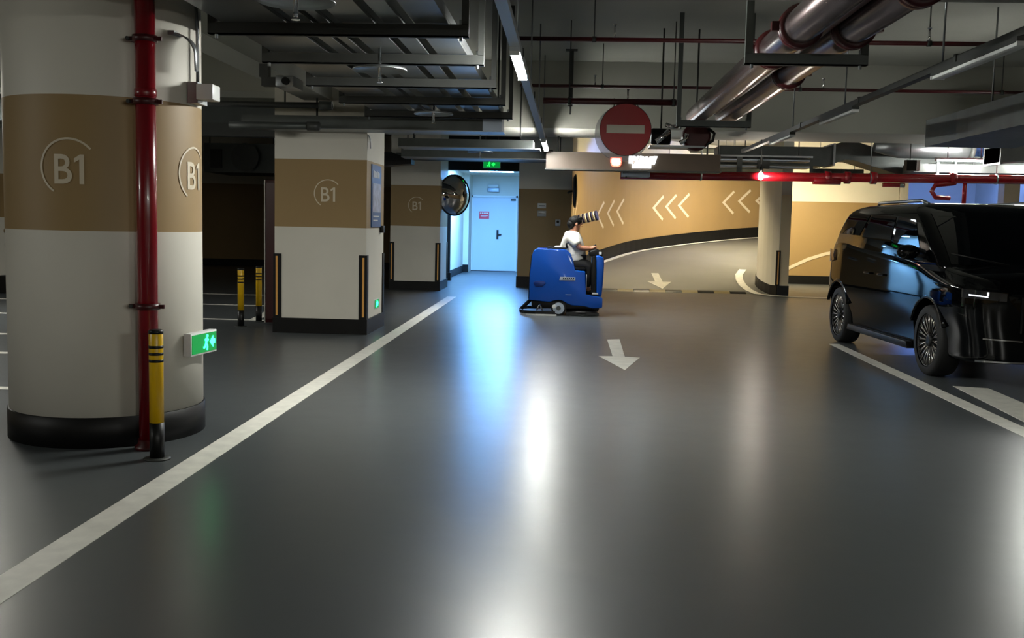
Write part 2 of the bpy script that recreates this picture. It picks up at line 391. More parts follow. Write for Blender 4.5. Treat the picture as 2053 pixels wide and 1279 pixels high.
# ramp core (rounded wall end) and the alcove behind it
pts_out = [Vector((4.46, 21.95, 0))] + arc[1:]
poly = [(p.x, p.y) for p in pts_out] + [(p.x + .22, p.y + .03) for p in reversed(pts_out)]
core = struct(MB().extr(poly, 'XY', 0, CZ, WHITE).build('wall_ramp_core'), 'rounded pale wall end at the inside of the ramp', 'wall')
ribbon(pts_out, lambda p: rz(p.y) - .02, lambda p: rz(p.y) + SK + .02, BLACKP, -.02, .01).build('skirting', core)
box('skirting', (4.45, 21.92, 0), (4.69, 21.96, SK + .02), BLACKP, core)
box('band_return', (4.47, 21.945, SK), (4.68, 21.965, BT1), mat('lit_band_paint', (226, 208, 172), 0.55), core, loc=None)  # light on this face put into the band's colour, paler than the tan
cg = MB().box((4.40, 21.90, SK + .02), (4.49, 21.94, 0.95), BLK).build('corner_guard', core); box('reflective_strip', (4.432, 21.893, SK + .05), (4.458, 21.901, .92), STRIPEY, cg)
alc = struct(MB().box((4.95, 26.8, 0), (8.4, 27.0, BT1), TAN).box((4.95, 26.8, BT1), (8.4, 27.0, CZ), WHITE).build('wall_alcove'), 'tan wall with white top behind the parked car', 'wall')
skirt(alc, (4.95, 26.76, 0), (8.4, 26.8, SK + .03))
V, F = strip2([(5.3, .18), (5.75, .424), (6.18, .64), (6.62, .79), (7.3, .93), (8.0, 1.0)], .08)
mapped('painted_curve', V, F, lambda a, b: (a, 26.79, b), LOGO, alc)
post = struct(MB().box((8.42, 26.75, 0), (8.62, 27.2, CZ), WHITE).build('wall_end'), 'bright white wall end beside the blue lit bay', 'wall')
dvw = struct(MB().box((8.45, 27.0, 0), (8.6, 34, CZ), WHITE).build('wall_bay_side'))
bay = struct(MB().box((8.6, 33.8, 0), (13, 34.0, CZ), WHITE).build('wall_bay'), 'blue lit far wall seen over the car roof', 'wall')
pil4 = struct(MB().box((11.35, 27.6, 0), (11.75, 28.0, CZ), WHITE).build('pillar'), 'slim pale pillar in front of the blue lit wall', 'pillar')

# pillars along the lane
def sq_pillar(x0, y0, x1, y1, label, guards=True, mark=True):
    mb = MB()
    for a, b, m in ((0, BT0, WHITE), (BT0, BT1, TAN), (BT1, CZ, WHITE)):
        mb.box((x0, y0, a), (x1, y1, b), m)
    p = struct(mb.build('pillar', None, (0, 0, 0)), label, 'pillar')
    e = .02
    box('skirting', (x0 - e, y0 - e, 0), (x1 + e, y1 + e, SK), BLACKP, p)
    if guards:
        for gx in (x0, x1):
            sx = 1 if gx == x0 else -1
            g = MB().extr([(gx - sx*.014, y0 - .014), (gx + sx*.085, y0 - .014), (gx + sx*.085, y0), (gx, y0), (gx, y0 + .085), (gx - sx*.014, y0 + .085)], 'XY', SK, .97, BLK).build('corner_guard', p)
            MB().box((gx + sx*.03 - .012, y0 - .02, SK + .03), (gx + sx*.03 + .012, y0 - .013, .94), STRIPEY).build('reflective_strip', g)
        g = MB().extr([(x1 + .014, y1 + .014), (x1 - .085, y1 + .014), (x1 - .085, y1), (x1, y1), (x1, y1 - .085), (x1 + .014, y1 - .085)], 'XY', SK, .97, BLK).build('corner_guard', p)
    return p
P2 = sq_pillar(-3.58, 12.35, -2.45, 13.5, 'square white pillar with tan band and blue poster on its side')
logo(P2, lambda a, b: (-2.925 + a, 12.344, 1.71 + b))
P3 = sq_pillar(-3.61, 20.67, -2.6, 21.95, 'square white pillar beside the round traffic mirror')
logo(P3, lambda a, b: (-3.08 + a, 20.664, 1.72 + b))
P5 = sq_pillar(-11.3, 18.8, -10.13, 19.9, 'far square pillar beyond the round pillar', True, False)
PC = Vector((-2.97, 6.46, 0)); PR = .59
prof = [(PR, 0), (PR, BT0), (PR, BT0 + .0005), (PR, BT1 - .03), (PR, BT1 - .0295), (PR, CZ)]
P1 = struct(MB().lathe(prof, PC, WHITE, 96, 'Z', [WHITE, TAN, TAN, WHITE, WHITE]).build('pillar'), 'big round white pillar with tan band and red standpipe', 'pillar')
MB().lathe([(PR + .012, 0), (PR + .012, SK - .004), (PR + .004, SK)], PC, BLACKP, 96).build('skirting', P1)
def oncyl(az):
    def fn(a, b, z0):
        t = az + a / (PR + .004); return (PC.x + (PR + .004)*math.cos(t), PC.y + (PR + .004)*math.sin(t), z0 + b)
    return fn
f_ = oncyl(math.radians(-85.5)); logo(P1, lambda a, b: f_(a, b, 1.67))
g_ = oncyl(math.radians(-4)); logo(P1, lambda a, b: g_(a, b, 1.665))

# ------------------------------------------------------------------ painted floor marks
def mark(name, poly, z=0.0022):
    return MB().extr(poly, 'XY', z - .004, z, LINE).build(name, floor)
mark('lane_line', [(-2.14, 0.5), (-1.985, 0.5), (-2.07, 19.1), (-2.24, 19.1)])
mark('lane_line', [(3.15, 3.0), (3.33, 3.0), (3.38, 12.76), (3.25, 12.74)])
def arrow(pts, z): return MB().extr(pts, 'XY', z - .004, z, LINE)
arrow([(.51, 12.54), (.667, 12.63), (.64, 10.93), (.80, 10.90), (.586, 9.92), (.36, 10.93), (.51, 10.95)], .0022).build('floor_arrow', floor)
ra = arrow([(2.0, 24.55), (2.17, 24.55), (2.17, 23.4), (2.36, 23.4), (2.09, 22.5), (1.82, 23.4), (2.0, 23.4)], .0022)
for v in ra.bm.verts: v.co.z = rz(v.co.y) + .008
ra.build('floor_arrow', floor)
for y, x0, x1 in ((18.27, -13, -3.7), (16.05, -13, -4.6), (13.75, -13, -4.0), (11.4, -13, -4.5), (9.85, -13, -4.2), (7.85, -13, -3.9)):
    mark('bay_line', [(x0, y - .06), (x1, y - .06), (x1, y + .06), (x0, y + .06)])
mark('bay_line', [(-4.35, 13.8), (-4.22, 13.8), (-4.5, 16.1), (-4.65, 16.1)])
mark('bay_line', [(3.56, 9.5), (3.85, 9.42), (3.78, 7.3), (3.42, 7.3)])
mb = MB()
for k in range(3): mb.extr([(3.62 + .05*k, 8.0 - .28*k), (3.95, 8.1 - .28*k), (3.95, 8.03 - .28*k), (3.64 + .05*k, 7.93 - .28*k)], 'XY', .001, .0035, BLACKP)
mb.build('worn_patch', floor)
V, F = strip2([(4.3, 25.4), (4.08, 24.6), (3.98, 23.9), (3.94, 23.2), (3.98, 22.6), (4.08, 22.1), (4.25, 21.7), (4.5, 21.48), (4.9, 21.4), (5.5, 21.38), (7, 21.4), (10, 21.4)], .17)
mapped('kerb_line', V, F, lambda a, b: (a, b, rz(b) + .012), LINE, floor)
# speed bump
sb = thing('speed_bump', 'black and yellow rubber speed bump across the ramp foot', 'speed bump', (2.3, 22.05, 0))
for i in range(9):
    x0 = .74 + i*.345; a0 = 22.0 + .03*i
    MB().extr([(a0 - .15, 0), (a0 - .09, .035), (a0, .05), (a0 + .09, .035), (a0 + .15, 0)], 'YZ', x0, x0 + .335, BLK if i % 2 == 0 else mat('dull_yellow_rubber', (126, 112, 74), .6)).build('bump_segment', sb)

# ------------------------------------------------------------------ lane furniture on the pillar side
def bollard(x, y, label):
    t = thing('bollard', label, 'bollard', (x, y, 0), 0, None)
    MB().lathe([(.04, .2), (.04, .735), (.036, .742)], (x, y, 0), YEL, 20).build('post', t)
    MB().lathe([(.0412, .005), (.0412, .215)], (x, y, 0), BLK, 20).build('black_sleeve', t)
    for z in (.565, .605, .645): MB().lathe([(.0408, z), (.0408, z + .016)], (x, y, 0), BLK, 20).build('band', t)
    MB().lathe([(.041, .728), (.041, .748), (.03, .752)], (x, y, 0), BLK, 20).build('cap', t)
    MB().lathe([(.075, 0), (.075, .008), (.045, .012)], (x, y, 0), STEELD, 20).build('foot_plate', t)
    return t
b0 = bollard(-2.336, 5.685, 'yellow and black bollard in front of the red standpipe')
dup(b0, (-4.168, 12.862, 0), 'small yellow bollard farther from the blue poster pillar')
dup(b0, (-4.143, 13.546, 0), 'small yellow bollard beside the dark red hydrant cabinet')

sp = thing('standpipe', 'red vertical standpipe running up the round pillar', 'pipe', (-2.487, 5.94, 0))
px, py = -2.487, 5.94
MB().lathe([(.058, 0.02), (.058, 2.86)], (px, py, 0), STANDR, 28).build('pipe', sp)
MB().lathe([(.085, 0), (.085, .02), (.066, .03), (.066, .06)], (px, py, 0), DRED, 24).build('floor_flange', sp)
for z in (.86, 2.06, 2.42):
    cl = MB().lathe([(.058, z - .018), (.071, z - .018), (.071, z + .018), (.058, z + .018)], (px, py, 0), DRED, 24).build('pipe_clamp', sp)
    box('clamp_lug', (px - .11, py - .008, z - .012), (px - .06, py + .008, z + .012), DRED, cl); box('clamp_lug', (px + .06, py - .008, z - .012), (px + .1, py + .008, z + .012), DRED, cl)
    box('clamp_arm', (px - .1, py + .008, z - .01), (px - .08, py + .09, z + .01), DRED, cl)
    MB().tube([(px - .095, py - .03, z), (px - .095, py + .03, z)], .011, STEELD, 8).build('clamp_bolt', cl)
MB().lathe([(.058, 2.085), (.063, 2.09), (.063, 2.13), (.058, 2.135)], (px, py, 0), STANDR, 24).build('coupling', sp)

def exit_sign(name, c, az, w_, h_, d_, label, glow, man_x):
    """box sign: local x along its face, facing direction az"""
    t = thing(name, label, 'exit sign', c, az + PI/2, None, True)
    f = MB().box((-w_/2, 0, -h_/2), (w_/2, d_, h_/2), PLATE).build('sign_case', t, bevel=.004)
    MB().box((-w_/2 + .012, -.004, -h_/2 + .012), (w_/2 - .012, .002, h_/2 - .012), GREENB).build('sign_face', t)
    k = h_ / .14; g = MB(); y0, y1 = -.008, -.003
    mx = man_x
    def bar(p, q, r):
        d = (Vector(q) - Vector(p)).normalized(); n = Vector((-d.y, d.x)) * r
        P = [Vector(p) - n, Vector(q) - n, Vector(q) + n, Vector(p) + n]
        g.extr([(mx + k*v.x, k*v.y) for v in P], 'XZ', y0, y1, glow)
    g.extr([(mx + k*(.012 + .011*math.cos(2*PI*i/12)), k*(.04 + .011*math.sin(2*PI*i/12))) for i in range(12)], 'XZ', y0, y1, glow)
    bar((.008, .028), (-.004, -.006), .010); bar((-.004, -.004), (.014, -.024), .0065); bar((.014, -.024), (.008, -.048), .006)
    bar((-.006, -.004), (-.018, -.026), .0065); bar((-.018, -.026), (-.036, -.03), .006); bar((.006, .024), (.026, .012), .005); bar((.004, .024), (-.018, .016), .005)
    g.build('running_figure', t)
    a = MB(); ax = mx + .075*k
    a.extr([(ax - .03*k, 0), (ax + .012*k, .036*k), (ax + .012*k, .014*k), (ax + .034*k, .014*k), (ax + .034*k, -.014*k), (ax + .012*k, -.014*k), (ax + .012*k, -.036*k)], 'XZ', y0, y1, glow); a.build('arrow', t)
    return t
exit_sign('exit_sign', (-2.325, 6.43, .59), math.radians(-8), .34, .145, .05, 'green exit sign low on the round pillar', GREENG, .02)
exit_sign('exit_sign', (-2.44, 13.02, .33), 0.0, .3, .13, .02, 'small green exit sign low under the blue poster', GREENG, -.03)
hs = exit_sign('exit_sign', (-1.69, 22.2, 2.655), -PI/2, .38, .17, .05, 'hanging green exit sign over the corridor mouth', GREENG2, -.06)
MB().tube([(-.14, .025, .08), (-.14, .025, 1.145)], .006, STEELD, 6).build('hanger_rod', hs)
MB().tube([(.14, .025, .08), (.14, .025, 1.145)], .006, STEELD, 6).build('hanger_rod', hs)

jb = thing('junction_box', 'white junction box with conduit high on the round pillar', 'junction box', (-2.30, 6.4, 2.19))
MB().box((-2.385, 6.33, 2.1), (-2.32, 6.5, 2.23), GALV).build('back_plate', jb)
MB().box((-2.32, 6.3, 2.12), (-2.215, 6.44, 2.215), PLATE).build('box_body', jb, bevel=.006)
MB().tube([(-2.345, 6.4, 2.22), (-2.345, 6.4, 2.52), (-2.36, 6.4, 2.86)], .011, GALV, 8).build('conduit', jb)
def dropout(x, y, z, label, k=1.0):
    t = thing('cable_dropout', label, 'bracket', (x, y, z))
    R = []
    for i in range(9):
        a = PI/2 * i / 8; cx, cz = x - .12*k + .12*k*math.sin(a), z - .12*k + .12*k*math.cos(a)
        cz2 = cz if i < 8 else z - .2*k; wd = (.055 - .004*i) * k
        R.append([(cx, y - wd, cz2), (cx, y + wd, cz2), (cx + .006, y + wd, cz2 + .006), (cx + .006, y - wd, cz2 + .006)])
    MB().rings(R, GALV).build('chute', t); box('fixing_plate', (x - .2*k, y - .06*k, z - .01), (x - .1*k, y + .06*k, z + .015), GALV, t)
dropout(-2.30, 6.25, 2.50, 'curled galvanised cable chute beside the round pillar top', 1.1)
dropout(-2.42, 12.4, 2.46, 'curled galvanised cable chute on the poster pillar top', 1.0)

po = thing('poster', 'tall blue safety poster on the square pillar side', 'poster', (-2.44, 12.95, 1.7))
MB().box((-2.452, 12.62, 1.31), (-2.436, 13.24, 2.09), POSTB).build('board', po)
MB().box((-2.436, 12.67, 1.5), (-2.433, 13.19, 1.86), POSTW).build('picture_panel', po)
mb = MB()
for i in range(6): mb.box((-2.436, 12.70 + .07*i, 1.93), (-2.433, 12.75 + .07*i, 2.02 - .01*(i % 3)), PLATE)
mb.box((-2.436, 12.7, 1.44), (-2.433, 13.1, 1.455), PLATE).box((-2.436, 12.7, 1.39), (-2.433, 13.0, 1.405), PLATE); mb.build('print', po)
cbx = thing('control_box', 'tiny black box under the corner of the blue poster', 'box', (-2.43, 13.26, 1.3)); box('box_body', (-2.45, 13.22, 1.24), (-2.40, 13.32, 1.33), BLK, cbx, .005)

fc = thing('hydrant_cabinet', 'dark red hydrant cabinet behind the poster pillar', 'cabinet', (-3.85, 13.3, 0))
box('cabinet_body', (-3.95, 13.2, .03), (-3.62, 13.6, 1.89), DRED, fc, .008)
box('door', (-3.93, 13.18, .08), (-3.64, 13.2, 1.85), DRED, fc); box('edge_trim', (-3.965, 13.19, .03), (-3.95, 13.6, 1.89), PLATE, fc); box('handle', (-3.66, 13.16, .9), (-3.64, 13.185, 1.05), GALV, fc)

def convex_mirror(loc, az, label, post, bu=.15):
    t = thing('convex_mirror', label, 'mirror', loc, az, None, True)   # local -Y is the viewing side
    r = .41 if bu > .1 else .34; prof = [(0.001, -bu)] + [(r*math.sin(i/10*1.0)/math.sin(1.0), -bu + bu*(1 - math.cos(i/10*1.0))/(1 - math.cos(1.0))) for i in range(1, 11)]
    MB().lathe(prof, (0, 0, 0), MIRR, 40, 'Y', caps=False).build('mirror_face', t)
    MB().lathe([(r - .004, -.012), (r + .018, -.012), (r + .018, .02), (r - .05, .05), (0.02, .06)], (0, 0, 0), BLK, 40, 'Y', caps=False).build('rim', t)
    MB().tube([(0, .05, 0), (0, .14, -.02), post], .02, STEELD, 8).build('bracket', t)
    return t
convex_mirror((-2.375, 21.2, 1.95), math.radians(48), 'round convex traffic mirror beside the corridor mouth', (-.25, .22, -.02))
convex_mirror((.13, 22.25, 2.12), math.radians(92), 'convex traffic mirror seen edge on at the ramp corner', (0.0, .17, -.05), .05)

# far dark bay: duct fan
jf = thing('jet_fan', 'grey box fan hung in the unlit bay behind the pillars', 'fan', (-7, 22, 2.7))
MB().box((-7.9, 21.9, 2.36), (-6.3, 23.6, 2.98), GALVD).build('fan_case', jf)
MB().lathe([(.3, -.16), (.27, -.02), (.2, 0.0)], (-6.95, 21.9, 2.68), STEELD, 28, 'Y').build('round_inlet', jf)
MB().lathe([(.08, -.12), (.08, 0)], (-6.95, 21.9, 2.68), BLK, 16, 'Y').build('fan_hub', jf)
box('inlet_slot', (-7.75, 21.87, 2.45), (-7.5, 21.9, 2.85), BLK, jf)
for x in (-7.8, -6.4): MB().tube([(x, 22, 2.98), (x, 22, CZ)], .012, STEELD, 6).build('hanger_rod', jf)
d_ = thing('bay_duct', 'dim square duct crossing the unlit bay', 'duct', (-6, 14.3, 2.6))
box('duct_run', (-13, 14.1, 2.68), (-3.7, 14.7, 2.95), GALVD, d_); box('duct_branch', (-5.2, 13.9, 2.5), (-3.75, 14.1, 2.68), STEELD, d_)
hv = thing('hose_valve', 'chrome valve with black hose hanging by the far pillar', 'valve', (-9.6, 17.2, 1.0))
MB().ball((-9.62, 17.2, 1.08), (.1, .1, .09), CHROME, 14, 8).build('valve_body', hv)
MB().tube([(-9.62, 17.2, 1.04), (-9.64, 17.18, .85), (-9.58, 17.15, .62), (-9.55, 17.14, .5)], [.05, .06, .07, .05], BLK, 10).build('hose', hv)
MB().tube([(-9.66, 17.3, 0), (-9.66, 17.3, 1.08)], .03, DRED, 10).build('riser', hv)
box('valve_stand', (-9.9, 17.1, 0), (-9.4, 17.5, .3), BLK, hv)

# ------------------------------------------------------------------ ceiling services over the lane edge: cable trays on trapeze hangers
TZ = 2.64
trays = [(-2.25, -1.83, 'widest galvanised cable tray, nearest the pillars'), (-1.75, -1.655, 'narrow cable tray next to the widest tray'), (-1.61, -1.55, 'thinnest cable tray of the bank'),
         (-1.47, -1.26, 'middle cable tray of the bank above the lane edge'), (-1.195, -1.075, 'second cable tray from the lane lamp rail'), (-1.0, -.79, 'shiny cable tray nearest the lane lamp rail')]
for x0, x1, lb in trays:
    t = thing('cable_tray', lb, 'cable tray', ((x0 + x1)/2, 8, TZ), 0, None)
    MB().box((x0, 2.5, TZ), (x1, 12.0, TZ + .004), TRAYM).build('tray_bottom', t)
    for xx in (x0, x1 - .004): MB().box((xx, 2.5, TZ + .004), (xx + .004, 12.0, TZ + .085), TRAYM).build('tray_side', t)
    mb = MB()
    for i in range(max(2, int((x1 - x0) / .05))):
        xx = x0 + .025 + i * (x1 - x0 - .05) / max(1, int((x1 - x0) / .05) - 1); mb.tube([(xx, 2.6, TZ + .025), (xx + .01, 7, TZ + .022), (xx, 11.9, TZ + .025)], .017, BLK, 6)
    mb.build('cables', t)
hl = ['trapeze hanger crossing the trays nearest the camera side', 'second trapeze hanger under the cable trays', 'third trapeze hanger under the cable trays', 'fourth trapeze hanger under the cable trays', 'fifth trapeze hanger under the trays by the big cross duct']
def trapeze(x0, x1, y, z, ztop, label, wv=.045, m=None):
    m = m or STEELD
    t = thing('trapeze_hanger', label, 'hanger', ((x0 + x1)/2, y, z), 0, None)
    MB().box((x0, y - .02, z - .075), (x1, y + .02, z), m).box((x0, y - .02, z - .075), (x1, y + .05, z - .069), m).build('crossbar', t)
    for xx in (x0, x1 - wv): MB().box((xx, y - .02, z - .005), (xx + wv, y + .02, ztop), m).build('upright', t)
    for xx in (x0 + .05, x1 - .05): MB().tube([(xx, y, z - .1), (xx, y, z + .03)], .012, GALV, 6).build('bolt', t)
    return t
for i, y in enumerate((6.56, 7.72, 9.02, 10.3, 11.6)):
    trapeze(-2.33, -.66, y, TZ - .004, CZ if y > 6.9 else 2.87, hl[i])
for i, (y, lb) in enumerate(((5.2, 'sprinkler with round heat plate nearest the round pillar'), (7.5, 'second sprinkler with round heat plate below the trays'), (10.48, 'third sprinkler with round heat plate below the trays'), (15.98, 'farthest sprinkler with round heat plate, past the cross duct'))):
    t = thing('sprinkler', lb, 'sprinkler', (-1.4, y, 2.48))
    MB().lathe([(.01, .03), (.19, .012), (.2, -.004), (.197, -.008), (.18, .006), (.01, .022)], (-1.4, y, 2.49), GALV, 36, caps=False).build('heat_plate', t)
    MB().tube([(-1.4, y, 2.41), (-1.4, y, 2.64 if y < 13 else 2.82)], .012, CHROME, 8).build('drop_pipe', t)
    MB().lathe([(.022, 2.395), (.022, 2.4), (.006, 2.41), (.014, 2.43)], (-1.4, y, 0), CHROME, 12).build('head', t)
cdx = thing('cross_duct', 'long dull grey duct crossing under the trays by the poster pillar', 'duct', (-2.3, 12.1, 2.5))
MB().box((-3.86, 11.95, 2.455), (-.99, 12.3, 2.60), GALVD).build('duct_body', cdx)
MB().box((-3.86, 11.93, 2.445), (-.78, 12.32, 2.455), GALV).build('bottom_flange', cdx)
box('end_box', (-1.02, 11.92, 2.455), (-.8, 12.3, 2.63), BLUEGREY, cdx)
for x in (-3.0, -.86): MB().tube([(x, 12.1, 2.6), (x, 12.1, CZ)], .012, STEELD, 6).build('hanger_rod', cdx)
cp_ = thing('dark_pipe', 'stub of dark pipe with end collar beside the poster pillar top', 'pipe', (-3.3, 12.0, 2.6))
MB().tube([(-4.6, 11.8, 2.70), (-2.75, 11.8, 2.70)], .035, STEELD, 10).build('pipe', cp_); MB().tube([(-2.9, 11.8, 2.70), (-2.75, 11.8, 2.70)], .05, GALVD, 10).build('collar', cp_)
MB().tube([(-3.3, 11.8, 2.73), (-3.3, 11.8, CZ)], .01, STEELD, 6).build('hanger_rod', cp_)
lp = thing('low_pipe', 'dull pipe with joint passing beside the poster pillar', 'pipe', (-3.2, 11.6, 2.45))
MB().tube([(-3.9, 11.65, 2.45), (-2.9, 11.65, 2.45)], .04, GALVD, 12).build('pipe', lp); MB().tube([(-3.0, 11.65, 2.45), (-2.86, 11.65, 2.45)], .052, STEELD, 12).build('joint', lp)
MB().tube([(-3.4, 11.65, 2.48), (-3.4, 11.95, 2.5)], .01, STEELD, 6).build('hanger_rod', lp)
spk = thing('small_camera', 'small silver box camera under the beam near the round pillar', 'camera', (-2.55, 9.6, 2.66))
MB().box((-2.72, 9.4, 2.6), (-2.55, 9.75, 2.7), GALV).build('case', spk, bevel=.01); MB().box((-2.88, 9.5, 2.62), (-2.72, 9.6, 2.7), STEELD).box((-2.9, 9.5, 2.7), (-2.82, 9.6, 2.82), STEELD).build('arm', spk); MB().lathe([(.035, -.03), (.035, 0)], (-2.62, 9.4, 2.65), BLK, 14, 'Y').build('lens', spk)

# second bank beyond the cross duct, dim clutter
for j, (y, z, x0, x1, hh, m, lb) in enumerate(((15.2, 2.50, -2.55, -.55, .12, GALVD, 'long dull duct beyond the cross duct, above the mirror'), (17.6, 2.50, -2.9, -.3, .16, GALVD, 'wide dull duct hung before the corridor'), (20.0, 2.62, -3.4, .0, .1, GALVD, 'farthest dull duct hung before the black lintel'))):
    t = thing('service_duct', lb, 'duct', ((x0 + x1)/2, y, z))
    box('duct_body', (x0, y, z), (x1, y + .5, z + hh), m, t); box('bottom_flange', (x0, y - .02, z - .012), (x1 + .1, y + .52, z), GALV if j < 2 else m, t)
    for xx in (x0 + .2, x1 - .2): MB().tube([(xx, y + .2, z + hh), (xx, y + .2, 2.82 if 15.4 < y + .2 < 17 else CZ)], .012, STEELD, 6).build('hanger_rod', t)
wd = thing('bracket_box', 'black wedge shaped box under the ceiling beside the mirror pillar', 'box', (-3.2, 18.5, 2.5))
MB().extr([(-3.6, 2.62), (-3.6, 2.36), (-2.85, 2.42), (-2.85, 2.5), (-3.2, 2.62)], 'XZ', 18.4, 18.8, BLK).build('box_body', wd)
MB().tube([(-3.4, 18.6, 2.6), (-3.4, 18.6, CZ)], .02, STEELD, 6).build('hanger_rod', wd)

# ------------------------------------------------------------------ lamp rails
def rail(x, y0, y1, z, label, ys, m=RAILM):
    t = thing('lamp_rail', label, 'lamp rail', (x, (y0 + y1)/2, z))
    MB().box((x - .035, y0, z), (x + .035, y1, z + .05), m).build('rail', t)
    y = y0 + .4
    while y < y1:
        MB().box((x - .045, y - .02, z + .001), (x + .045, y + .02, z + .06), GALVD).build('rail_clip', t); y += 2.44
    for yy in ys: MB().tube([(x, yy, z + .05), (x, yy, 2.87 if 5.95 < yy < 6.85 else 2.82 if 15.4 < yy < 17 else CZ)], .008, GALV, 6).build('hanger_rod', t)
    return t
def tube_light(x, y0, y1, z, glow, label, wv=.035, along='Y', hm=RAILM, added_screen=0):
    c = ((x, (y0 + y1)/2, z) if along == 'Y' else ((y0 + y1)/2, x, z))
    t = thing('tube_light', label, 'lamp', c)
    def b(a0, a1, l, h, z0, z1): return ((a0, l, z0), (a1, h, z1)) if along == 'Y' else ((l, a0, z0), (h, a1, z1))
    lo, hi = b(x - wv, x + wv, y0, y1, z - .03, z); box('housing', lo, hi, hm, t)
    if added_screen: box('added_screen', (y0, x - wv - .03, z - .12), (y1, x - wv - .01, z + .02), GALVD, t); box('added_screen', (y0, x - wv - .03, z + .0), (y1, x + wv, z + .02), GALVD, t)  # added screens that keep the tube's glow off the floor in front
    lo, hi = b(x - wv + .006, x + wv - .006, y0 + .02, y1 - .02, z - .055, z - .03); box('diffuser', lo, hi, glow, t, .006)
    for yy in (y0, y1 - .022):
        lo, hi = b(x - wv, x + wv, yy, yy + .022, z - .057, z - .03); box('end_cap', lo, hi, PLATE, t)
    if not -.5 < x < 3.0 or along == 'X':
        for q in (y0 + .2, y1 - .2):
            p = (x, q) if along == 'Y' else (q, x); MB().tube([(*p, z), (*p, 2.82 if 15.4 < p[1] < 17 else CZ)], .008, GALV, 6).build('hanger_rod', t)
    return t
rail(-.40, -7.5, 16.6, 2.6, 'white lamp rail above the middle of the lane', (1.2, 4.2, 7.5, 10, 12.6, 14.9))
tube_light(-.40, 7.1, 8.35, 2.6, mat('tube_glow_bright', (255, 255, 255), 0.5, emit=680, ecol=(252, 253, 246)), 'lit tube light on the lane rail, before the no entry sign')
tube_light(-.385, 14.6, 16.3, 2.6, LWARM, 'lit tube light at the far end of the lane rail')
tube_light(-.40, .8, 2.05, 2.6, PLATE, 'unlit tube light on the lane rail overhead')
tube_light(-.40, -6.2, -4.9, 2.6, LWARM, 'lit tube light on the lane rail behind the camera')
tube_light(-.40, 3.6, 4.85, 2.6, PLATE, 'unlit tube light on the lane rail just out of view')
rail(2.74, -7.5, 16.6, 2.6, 'dark lamp rail running over the parking side of the lane', (1.0, 6.1, 7.9, 10.6, 13), STEELD)
tube_light(2.74, 6.5, 8.0, 2.6, PLATE, 'unlit tube light on the parking side rail, nearest', .05, hm=STEELD)
tube_light(2.74, 10.2, 11.5, 2.6, PLATE, 'unlit tube light on the parking side rail, middle', hm=STEELD)
tube_light(2.74, 13.0, 14.3, 2.6, PLATE, 'unlit tube light on the parking side rail, farthest', hm=STEELD)
tube_light(2.74, -3.2, -1.9, 2.6, LPARK, 'lit tube light on the parking side rail behind the camera')
for y0, lb in ((-3.0, 'lit tube light over the parking bays behind the camera'), (11.8, 'lit tube light above the parked car'), (4.6, 'unlit tube light over the empty bay beside the camera')):
    tube_light(5.95, y0, y0 + 1.3, 2.6, LPARK if y0 < 0 else PLATE if y0 < 6 else LWARM, lb)
tube_light(-8.5, 12.3, 13.6, 2.6, LWARM, 'lit tube light over the bays behind the round pillar')
tube_light(-5.6, 8.2, 9.5, 2.6, mat('added_bay_glow', (255, 255, 255), .5, emit=170, ecol=(255, 250, 236)), 'added tube light over the bays hidden past the round pillar')  # added lamp, out of view, to lift the beam and the dark bays
tube_light(-8.5, 2.0, 3.3, 2.6, LWARM, 'lit tube light over the bays beside the round pillar')
tube_light(17.8, 6.15, 7.1, 2.66, LWARM, 'lit tube light across the far bays, nearer the lane', .035, 'X')
tube_light(17.8, 7.5, 8.6, 2.70, LWARM, 'lit tube light across the far bays, beside the frame edge', .035, 'X')
tube_light(25.6, 3.6, 4.8, 2.85, LRAMP, 'warm tube light with added screen high over the ramp', .035, 'X', added_screen=1)
tube_light(23.2, 1.2, 2.4, 2.85, LRAMP, 'warm tube light with added screen high over the ramp foot', .035, 'X', added_screen=1)
tube_light(28.2, 4.2, 5.6, 2.98, LRAMP, 'added warm tube light high over the ramp bend', .035, 'X', added_screen=1)  # added lamp to brighten the far part of the ramp wall
tube_light(24.4, 5.6, 6.8, 2.8, LRAMP, 'warm tube light with added screen over the alcove behind the car', .035, 'X', added_screen=1)
tube_light(25.2, .9, 1.9, 3.5, LBLUE, 'added cool tube light close under the slab above the ramp foot', .035, 'X', added_screen=1)  # added tube that turns the upper ramp wall blue
tube_light(28.0, 3.2, 4.6, 3.5, LBLUE, 'added cool tube light close under the slab above the ramp bend', .035, 'X', added_screen=1)  # second added tube, for the blue wall top round the bend
tube_light(31.2, 10.0, 11.6, 3.2, LBLUE, 'cool tube light in the blue bay beyond the car', .035, 'X')
tube_light(31.2, 11.8, 12.8, 3.2, LBLUE, 'second cool tube light in the blue bay', .035, 'X')
tl = thing('spot_lamp', 'small bright lamp hanging beside the red main pipe', 'lamp', (3.17, 17.36, 2.28))
MB().ball((3.17, 17.36, 2.27), (.045, .045, .065), mat('small_lamp_glow', (255, 255, 255), .5, emit=260, ecol=(255, 246, 228)), 14, 8).build('bulb', tl)
MB().tube([(3.17, 17.36, 2.33), (3.17, 17.36, 2.42)], .02, STEELD, 8).tube([(3.17, 17.36, 2.42), (3.17, 17.36, CZ)], .006, STEELD, 6).build('stem', tl)

